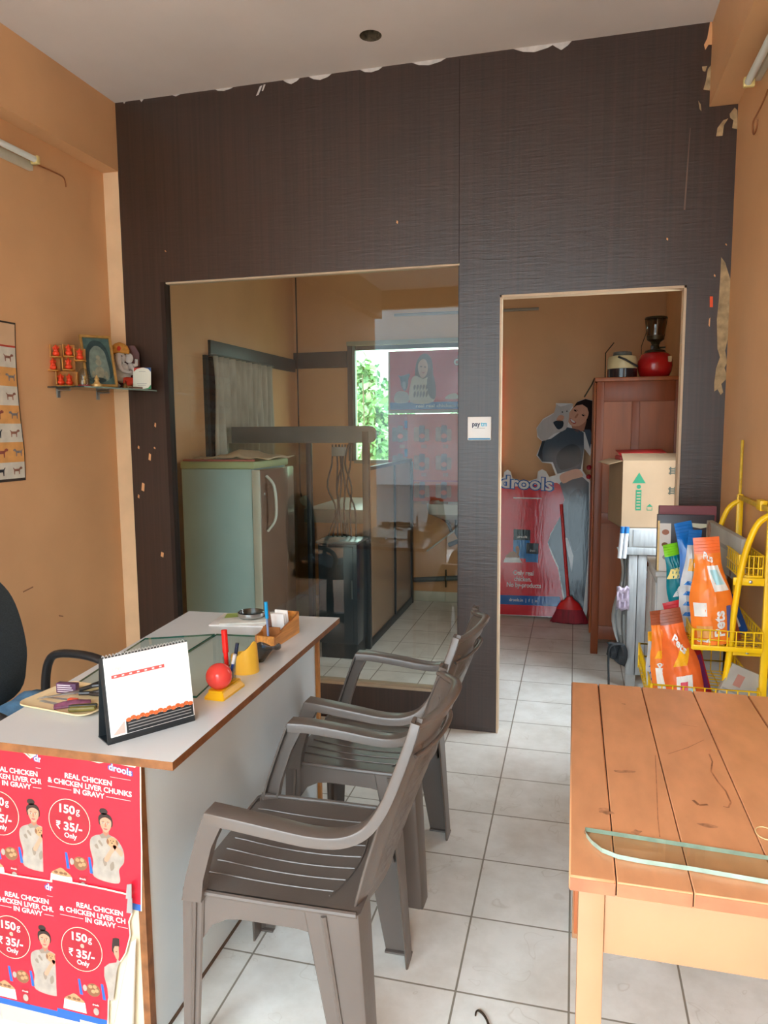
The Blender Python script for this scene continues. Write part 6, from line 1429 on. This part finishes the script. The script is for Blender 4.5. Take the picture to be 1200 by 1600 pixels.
# black steel cabinet in front of the cubicle corner
bc = thing('black_cabinet', 'low black steel cabinet standing at the corner of the glass cubicle', 'cabinet', (-1.46, 4.47, 0))
BST = mat('black_blue_steel', (30, 42, 50), 0.25, var=0.06, coat=0.3)
MB().box(-1.575, -1.315, 4.365, 4.585, 0.10, 0.752, BST, 0.004).build('body', bc)
MB().box(-1.565, -1.325, 4.375, 4.575, 0.0, 0.0995, mat('black_plinth', (22, 26, 30), 0.4), 0.003).build('plinth', bc)
MB().box(-1.570, -1.340, 4.357, 4.3645, 0.115, 0.735, BST, 0.003).build('door', bc)
MB().box(-1.350, -1.344, 4.350, 4.3565, 0.40, 0.52, GAL, 0.002).build('handle', bc)
MB().box(-1.585, -1.305, 4.355, 4.595, 0.7525, 0.768, GAL, 0.003).build('top', bc)
cbm = MB()
for k in range(7):
    x = -1.53+0.022*k; cbm.tube(spl([(x, 4.56, 1.375), (x+0.02*math.sin(k), 4.54, 1.25), (x-0.03*math.cos(2*k), 4.53, 1.10), (x+0.02*math.cos(k), 4.55, 0.95), (x+0.01*k-0.03, 4.53, 0.772)], 4, False), 0.006, BLKP, 6)
cbm.box(-1.53, -1.44, 4.53, 4.58, 1.30, 1.36, mat('grey_adapter', (120, 124, 122), 0.4), 0.004)
tag(cbm.build('cable_bundle'), 'tangle of black cables hanging from the cubicle beam above black cabinet', 'cables')
# table and office chair inside the cubicle
wt = thing('work_table', 'grey-topped work table inside the glass cubicle in the rear room', 'table', (-1.62, 5.4, 0))
MB().box(-1.90, -1.345, 4.98, 5.90, 0.80, 0.90, mat('grey_table_top', (140, 144, 138), 0.4, var=0.05), 0.004).build('tabletop', wt)
for x, y in ((-1.88, 5.0), (-1.39, 5.0), (-1.88, 5.84), (-1.39, 5.84)): MB().box(x, x+0.04, y, y+0.04, 0, 0.7995, DAL, 0.002).build('leg', wt)
# curtain on the left wall window
CURT = mat('grey_white_curtain', (188, 184, 172), 0.85, var=0.12, scale=5, stretch=(1, 6, 1))
rows = []
for i in range(15):
    z = 1.962-0.84*i/14
    rows.append([(XL+0.055+0.020*math.sin(2*PI*11*k/110+0.3*math.sin(i*0.3)), 4.46+0.98*k/110+0.012*math.sin(i*0.5+k*0.2), z) for k in range(111)])
cu2 = thing('curtain', 'grey-white pleated curtain hanging on the left wall of the rear room', 'curtain', (XL+0.05, 4.95, 1.12))
MB().grid(rows, CURT).build('cloth', cu2, solid=0.002)
MB().tube([(XL+0.05, 4.43, 1.968), (XL+0.05, 5.47, 1.968)], 0.008, GAL, 8).build('curtain_rod', cu2)
# thin rod high on the rear wall, white lamp head, basin, pipes
tag(MB().tube([(-1.47, YB-0.014, 2.410), (-0.295, YB-0.014, 2.406)], 0.012, mat('grey_conduit', (158, 148, 132), 0.4), 8).build('wall_conduit'), 'thin grey rod running level high on the rear wall above window', 'rod')
lp = at(478, 772, Y=5.9)
lm = thing('hanging_lamp', 'small white lamp head under a dark line in the rear room corner', 'lamp', tuple(lp))
MB().tube([(-2.30, 5.95, ZC), (-2.30, 5.95, 0.95), (-2.27, 5.92, 0.86)], 0.006, mat('dark_corner_line', (52, 42, 38), 0.6), 6).build('corner_line', lm)  # dark tube put in for the shaded line of the wall corner
MB().lathe([(0.001, 0.05), (0.03, 0.045), (0.055, 0.0), (0.05, -0.01)], mat('lamp_head_white', (206, 220, 214), 0.3), 18, M=TR(-2.23, 5.90, 0.86, 0, 0.5, 0.7)).build('shade', lm)
MB().tube([(-2.27, 5.92, 0.86), (-2.22, 5.90, 0.87), (-2.23, 5.89, 0.76)], 0.010, mat('lamp_head_white', (0, 0, 0)), 8).build('handle', lm)
BAS = mat('basin_white', (206, 210, 206), 0.15, var=0.02)
bs_ = thing('wash_basin', 'white wall-hung wash basin half hidden behind the dark pillar', 'basin', (-0.88, 5.9, 0.77))
secs = [[(-0.925+p.x, YB-0.19+p.y, z) for p in rrect(-a, a, -b_, b_, 0.06, 5)] for z, a, b_ in ((0.745, 0.12, 0.10), (0.79, 0.20, 0.17), (0.855, 0.215, 0.185), (0.875, 0.215, 0.185), (0.875, 0.185, 0.150), (0.80, 0.14, 0.11))]
MB().loft(secs, BAS).build('bowl', bs_)
MB().tube([(-0.92, YB-0.15, 0.745), (-0.92, YB-0.15, 0.62), (-0.90, YB-0.10, 0.55), (-1.0, YB-0.03, 0.50)], 0.020, GAL, 10).build('waste_pipe', bs_)
CHR = mat('chrome', (196, 200, 200), 0.12, metal=1.0, var=0)
tp2 = thing('wall_tap', 'chrome wall tap with hose left of the wash basin', 'tap', (-1.17, YB-0.002, 0.83))
MB().tube([(-1.165, YB-0.0015, 0.845), (-1.165, YB-0.05, 0.845), (-1.16, YB-0.075, 0.81)], 0.013, CHR, 10).build('spout', tp2)
MB().tube([(-1.165, YB-0.03, 0.85), (-1.165, YB-0.03, 0.93)], 0.007, CHR, 8).box(-1.195, -1.135, YB-0.036, YB-0.024, 0.928, 0.942, CHR, 0.003).build('tap_handle', tp2)
tag(MB().tube(spl([(-1.155, YB-0.075, 0.795), (-1.10, YB-0.07, 0.76), (-1.02, YB-0.06, 0.70), (-1.00, YB-0.05, 0.665), (-0.985, YB-0.04, 0.61)], 4, False), 0.014, mat('grey_hose', (96, 100, 90), 0.45), 8).build('hose'), 'grey hose drooping from the wall tap toward the basin', 'hose')
tag(MB().tube([(-1.20, YB-0.012, 0.435), (-0.945, YB-0.012, 0.630)], 0.007, mat('white_pvc', (206, 204, 190), 0.4), 8).build('water_pipe'), 'thin white pipe slanting across the wall below the basin', 'pipe')
gpp = thing('grey_pipe', 'thick grey pipe running low along the rear wall with brass clamp', 'pipe', (-1.0, YB-0.03, 0.2))
MB().tube([(-1.318, YB-0.040, 0.185), (-0.62, YB-0.040, 0.245)], 0.022, GAL, 12).build('pipe', gpp)
MB().tube([(-1.03+0.0, YB-0.040+0.027*math.cos(a), 0.210+0.027*math.sin(a)) for a in (2*PI*k/14 for k in range(14))], 0.006, DBR, 6, closed=True).box(-1.036, -1.024, YB-0.05, YB-0.03, 0.235, 0.285, DBR, 0.002).box(-1.036, -1.024, YB-0.05, YB-0.03, 0.135, 0.185, DBR, 0.002).build('clamp', gpp)

# red banner and the product panel over the window
BR_R = mat('banner_red', (198, 66, 58), 0.45, var=0.06, scale=4); BR_B = mat('banner_blue', (44, 96, 160), 0.45, var=0.04); BR_O = mat('panel_red_glare', (206, 96, 62), 0.45, var=0.08, scale=4); BR_D = mat('panel_dark_red', (170, 48, 52), 0.45, var=0.06)
MBn = frame((-1.50, YB-0.060, 1.600), (1, 0, 0), (0, 0, 1)); bw, bh = 0.93, 0.51
bn = MB().box(0, bw, 0, bh, -0.012, 0, BR_R, 0.001, M=MBn)
bn.box(0, bw, 0.030, 0.090, 0, 0.0004, BR_B, M=MBn); bn.box(0, bw, 0, 0.026, 0, 0.0004, FG, M=MBn); bn.box(-0.016, 0, 0, bh, -0.013, 0.001, mat('pale_banner_edge', (190, 176, 150), 0.5), M=MBn)
bn.text('real real chicken. No by-products', 0.22, 0.048, 0.034, 0.0006, mat('banner_pale_text', (206, 210, 214), 0.4, var=0), MBn, bold=0.02, width=0.66, left=True)
bn.text('drools', 0.535, 0.385, 0.10, 0.0006, mat('banner_grey_outline', (110, 96, 90), 0.4, var=0), MBn, bold=0.06, left=True); bn.text('drools', 0.538, 0.385, 0.10, 0.0009, mat('banner_pale_text', (0, 0, 0)), MBn, bold=0.015, left=True)
BH, BS_, BD, BT = mat('banner_hair', (104, 84, 72), 0.45, var=0.1), mat('banner_skin', (206, 168, 144), 0.45, var=0.03), mat('banner_dog', (62, 74, 92), 0.45, var=0.2, scale=40), mat('banner_top', (196, 186, 164), 0.45, var=0.1)
qb = lambda lst, k, m_, n_=4: bn.flat([Vector((v.x, v.y)) for v in spl([(x*0.51/1.0, y*0.51, 0) for x, y in lst], n_)], k*0.0003+0.0004, m_, MBn)
qb([(0.42, 0.55), (0.44, 0.80), (0.52, 0.93), (0.62, 0.94), (0.70, 0.82), (0.72, 0.55), (0.76, 0.30), (0.66, 0.20), (0.50, 0.30)], 1, BH)
qb([(0.34, 0.18), (0.35, 0.50), (0.42, 0.60), (0.55, 0.55), (0.66, 0.58), (0.72, 0.45), (0.72, 0.18)], 2, BT)
qb([(0.47, 0.70), (0.50, 0.60), (0.55, 0.56), (0.61, 0.62), (0.63, 0.74), (0.60, 0.84), (0.54, 0.86), (0.48, 0.80)], 3, BS_)
for x, y in ((0.52, 0.745), (0.585, 0.735)): bn.flat(ellp(x*0.51, y*0.51, 0.010, 0.005, 10), 0.0018, BH, MBn)
qb([(0.525, 0.66), (0.56, 0.65), (0.59, 0.665), (0.56, 0.635)], 5, mat('banner_lips', (176, 96, 90), 0.45)); 
for k in range(10): qb([(0.40+0.05*(k % 5), 0.25+0.12*(k // 5)), (0.43+0.05*(k % 5), 0.30+0.12*(k // 5)), (0.42+0.05*(k % 5), 0.36+0.10*(k // 5)), (0.395+0.05*(k % 5), 0.31+0.12*(k // 5))], 4, BH)
qb([(0.62, 0.55), (0.70, 0.66), (0.76, 0.40), (0.74, 0.22), (0.64, 0.30)], 4, BH)
qb([(0.13, 0.62), (0.18, 0.60), (0.26, 0.62), (0.33, 0.63), (0.31, 0.55), (0.29, 0.42), (0.24, 0.36), (0.19, 0.44), (0.17, 0.56)], 2, BD); qb([(0.21, 0.50), (0.26, 0.50), (0.26, 0.40), (0.22, 0.40)], 3, mat('banner_dog_muzzle', (120, 126, 136), 0.45))
qb([(0.08, 0.18), (0.09, 0.32), (0.18, 0.36), (0.30, 0.32), (0.30, 0.18)], 2, mat('banner_bag_grey', (170, 166, 160), 0.45, var=0.1)); qb([(0.92, 0.25), (1.0, 0.30), (1.1, 0.30), (1.12, 0.22), (0.93, 0.22)], 2, BT)
tag(bn.build('shop_banner', fix=False), 'red banner with long-haired woman and grey dog across the rear window', 'banner')
MPn = frame((-1.52, YB-0.055, 0.865), (1, 0, 0), (0, 0, 1)); pw2, ph2 = 0.95, 0.728
pn_ = MB().box(0, pw2, 0, ph2, -0.012, 0, BR_O, 0.001, M=MPn)
pn_.box(0, 0.165, 0, ph2, 0, 0.0004, BR_D, M=MPn)  # red stays deep here; the rest has a glass reflection put into its colour
for k in range(6): pn_.box(0.140, 0.166, 0.02+0.118*k, 0.085+0.118*k, 0.0004, 0.0007, BR_B if k % 2 else BR_D, M=MPn)  # seam painted along the edge of that reflection
pn_.box(0, pw2, 0.165, 0.178, 0.0004, 0.0008, BR_D, M=MPn); pn_.box(0, pw2, ph2-0.006, ph2, 0.0004, 0.0008, BR_D, M=MPn)
PGK = mat('panel_pack_grey', (176, 140, 120), 0.45, var=0.15, scale=20); PGK2 = mat('panel_pack_dark', (120, 100, 104), 0.45, var=0.15, scale=20)
for r_ in range(3):
    for c_ in range(5):
        x = 0.035+0.185*c_; y = 0.50-0.235*r_
        for (a, b_, w, h) in ((0, 0, 0.05, 0.12), (0.045, -0.006, 0.05, 0.14), (0.092, 0.004, 0.04, 0.10)): pn_.flat(rrect(x+a, x+a+w, y+b_, y+b_+h, 0.012, 2), 0.0008+0.0002*(a > 0.02), PGK2 if (a > 0.02 and a < 0.06) or c_ == 0 else PGK, MPn)
        pn_.flat(ellp(x+0.07, y+0.045, 0.025, 0.022, 12), 0.0013, BR_O, MPn)
        for k in range(4): pn_.box(x+0.065+k*0.011, x+0.072+k*0.011, y-0.055, y-0.025, 0.0008, 0.001, PGK, M=MPn)
tag(pn_.build('product_panel', fix=False), 'orange-red panel with rows of pet food packs below the banner', 'poster')

# ------------------------------------------------------------------ outside the rear window
g = MB().box(-14, 12, YB+0.6, 40, -0.6, -0.45, mat('rough_ground', (126, 130, 96), 0.95, var=0.2, scale=1.0)); struct(g.build('ground'))
LEAVES = [mat('leaf_%s' % n_, c_, 0.6, var=0.2, scale=3) for n_, c_ in (('mid_green', (112, 158, 104)), ('light_green', (146, 188, 130)), ('deep_green', (78, 120, 82)))]
BARK = mat('bark', (96, 84, 70), 0.9, var=0.2)
def bush(x, y, w, d, z0, z1, n, seed, label, group='bushes outside the rear window'):
    r = random.Random(seed); t = thing('leafy_bush', label, 'bush', (x, y, -0.45), 0, group)
    m = MB()
    for i in range(n):
        u = r.random(); z = z0+(z1-z0)*u; s = math.sqrt(max(0.06, 1-(2*abs(u-0.42))**2.2)); a = r.random()*2*PI; q_ = r.random()**0.4*s
        c = Vector((x+w*q_*math.cos(a), y+d*q_*math.sin(a), z+r.uniform(-0.1, 0.1))); L_ = r.uniform(0.09, 0.20); dr_ = Vector((r.uniform(-1, 1), r.uniform(-1, 1), r.uniform(-0.9, 0.5))).normalized(); sd = dr_.orthogonal().normalized(); sd = Matrix.Rotation(r.random()*6, 3, dr_) @ sd
        m.add([c, c+dr_*L_*0.5+sd*L_*0.28, c+dr_*L_, c+dr_*L_*0.5-sd*L_*0.28], [(0, 1, 2, 3)], LEAVES[r.choice((0, 0, 1, 1, 2))])
    m.build('foliage', t, fix=False)
    b_ = MB()
    for k in range(5):
        a = r.random()*6; b_.tube([(x, y, -0.45), (x+w*0.25*math.cos(a), y+d*0.25*math.sin(a), (z0+z1)/2), (x+w*0.55*math.cos(a), y+d*0.55*math.sin(a), z0+(z1-z0)*0.85)], [0.04, 0.025, 0.010], BARK, 6)
    b_.build('branches', t)
bush(-3.55, 12.0, 1.1, 0.8, -0.3, 2.55, 5200, 1, 'tall pale green bush outside the rear window, left')
bush(-1.5, 13.6, 1.0, 0.8, -0.3, 2.35, 4200, 2, 'tall bush outside the rear window, partly hidden by the red banner')
bush(-2.75, 9.6, 0.8, 0.6, -0.4, 1.75, 3800, 3, 'low light green bush nearest the rear window')
bush(-5.2, 14.0, 1.6, 1.0, -0.3, 3.0, 3600, 4, 'large bush outside, farthest left behind the window frame')
st_ = MB().tube(spl([(-2.42, 8.3, -0.45), (-2.45, 8.3, 0.8), (-2.40, 8.32, 1.5), (-2.42, 8.35, 2.1)], 4, False), 0.008, BARK, 6)
tag(st_.build('bare_stem'), 'thin bare stem rising in front of the bushes outside the rear window', 'stem')
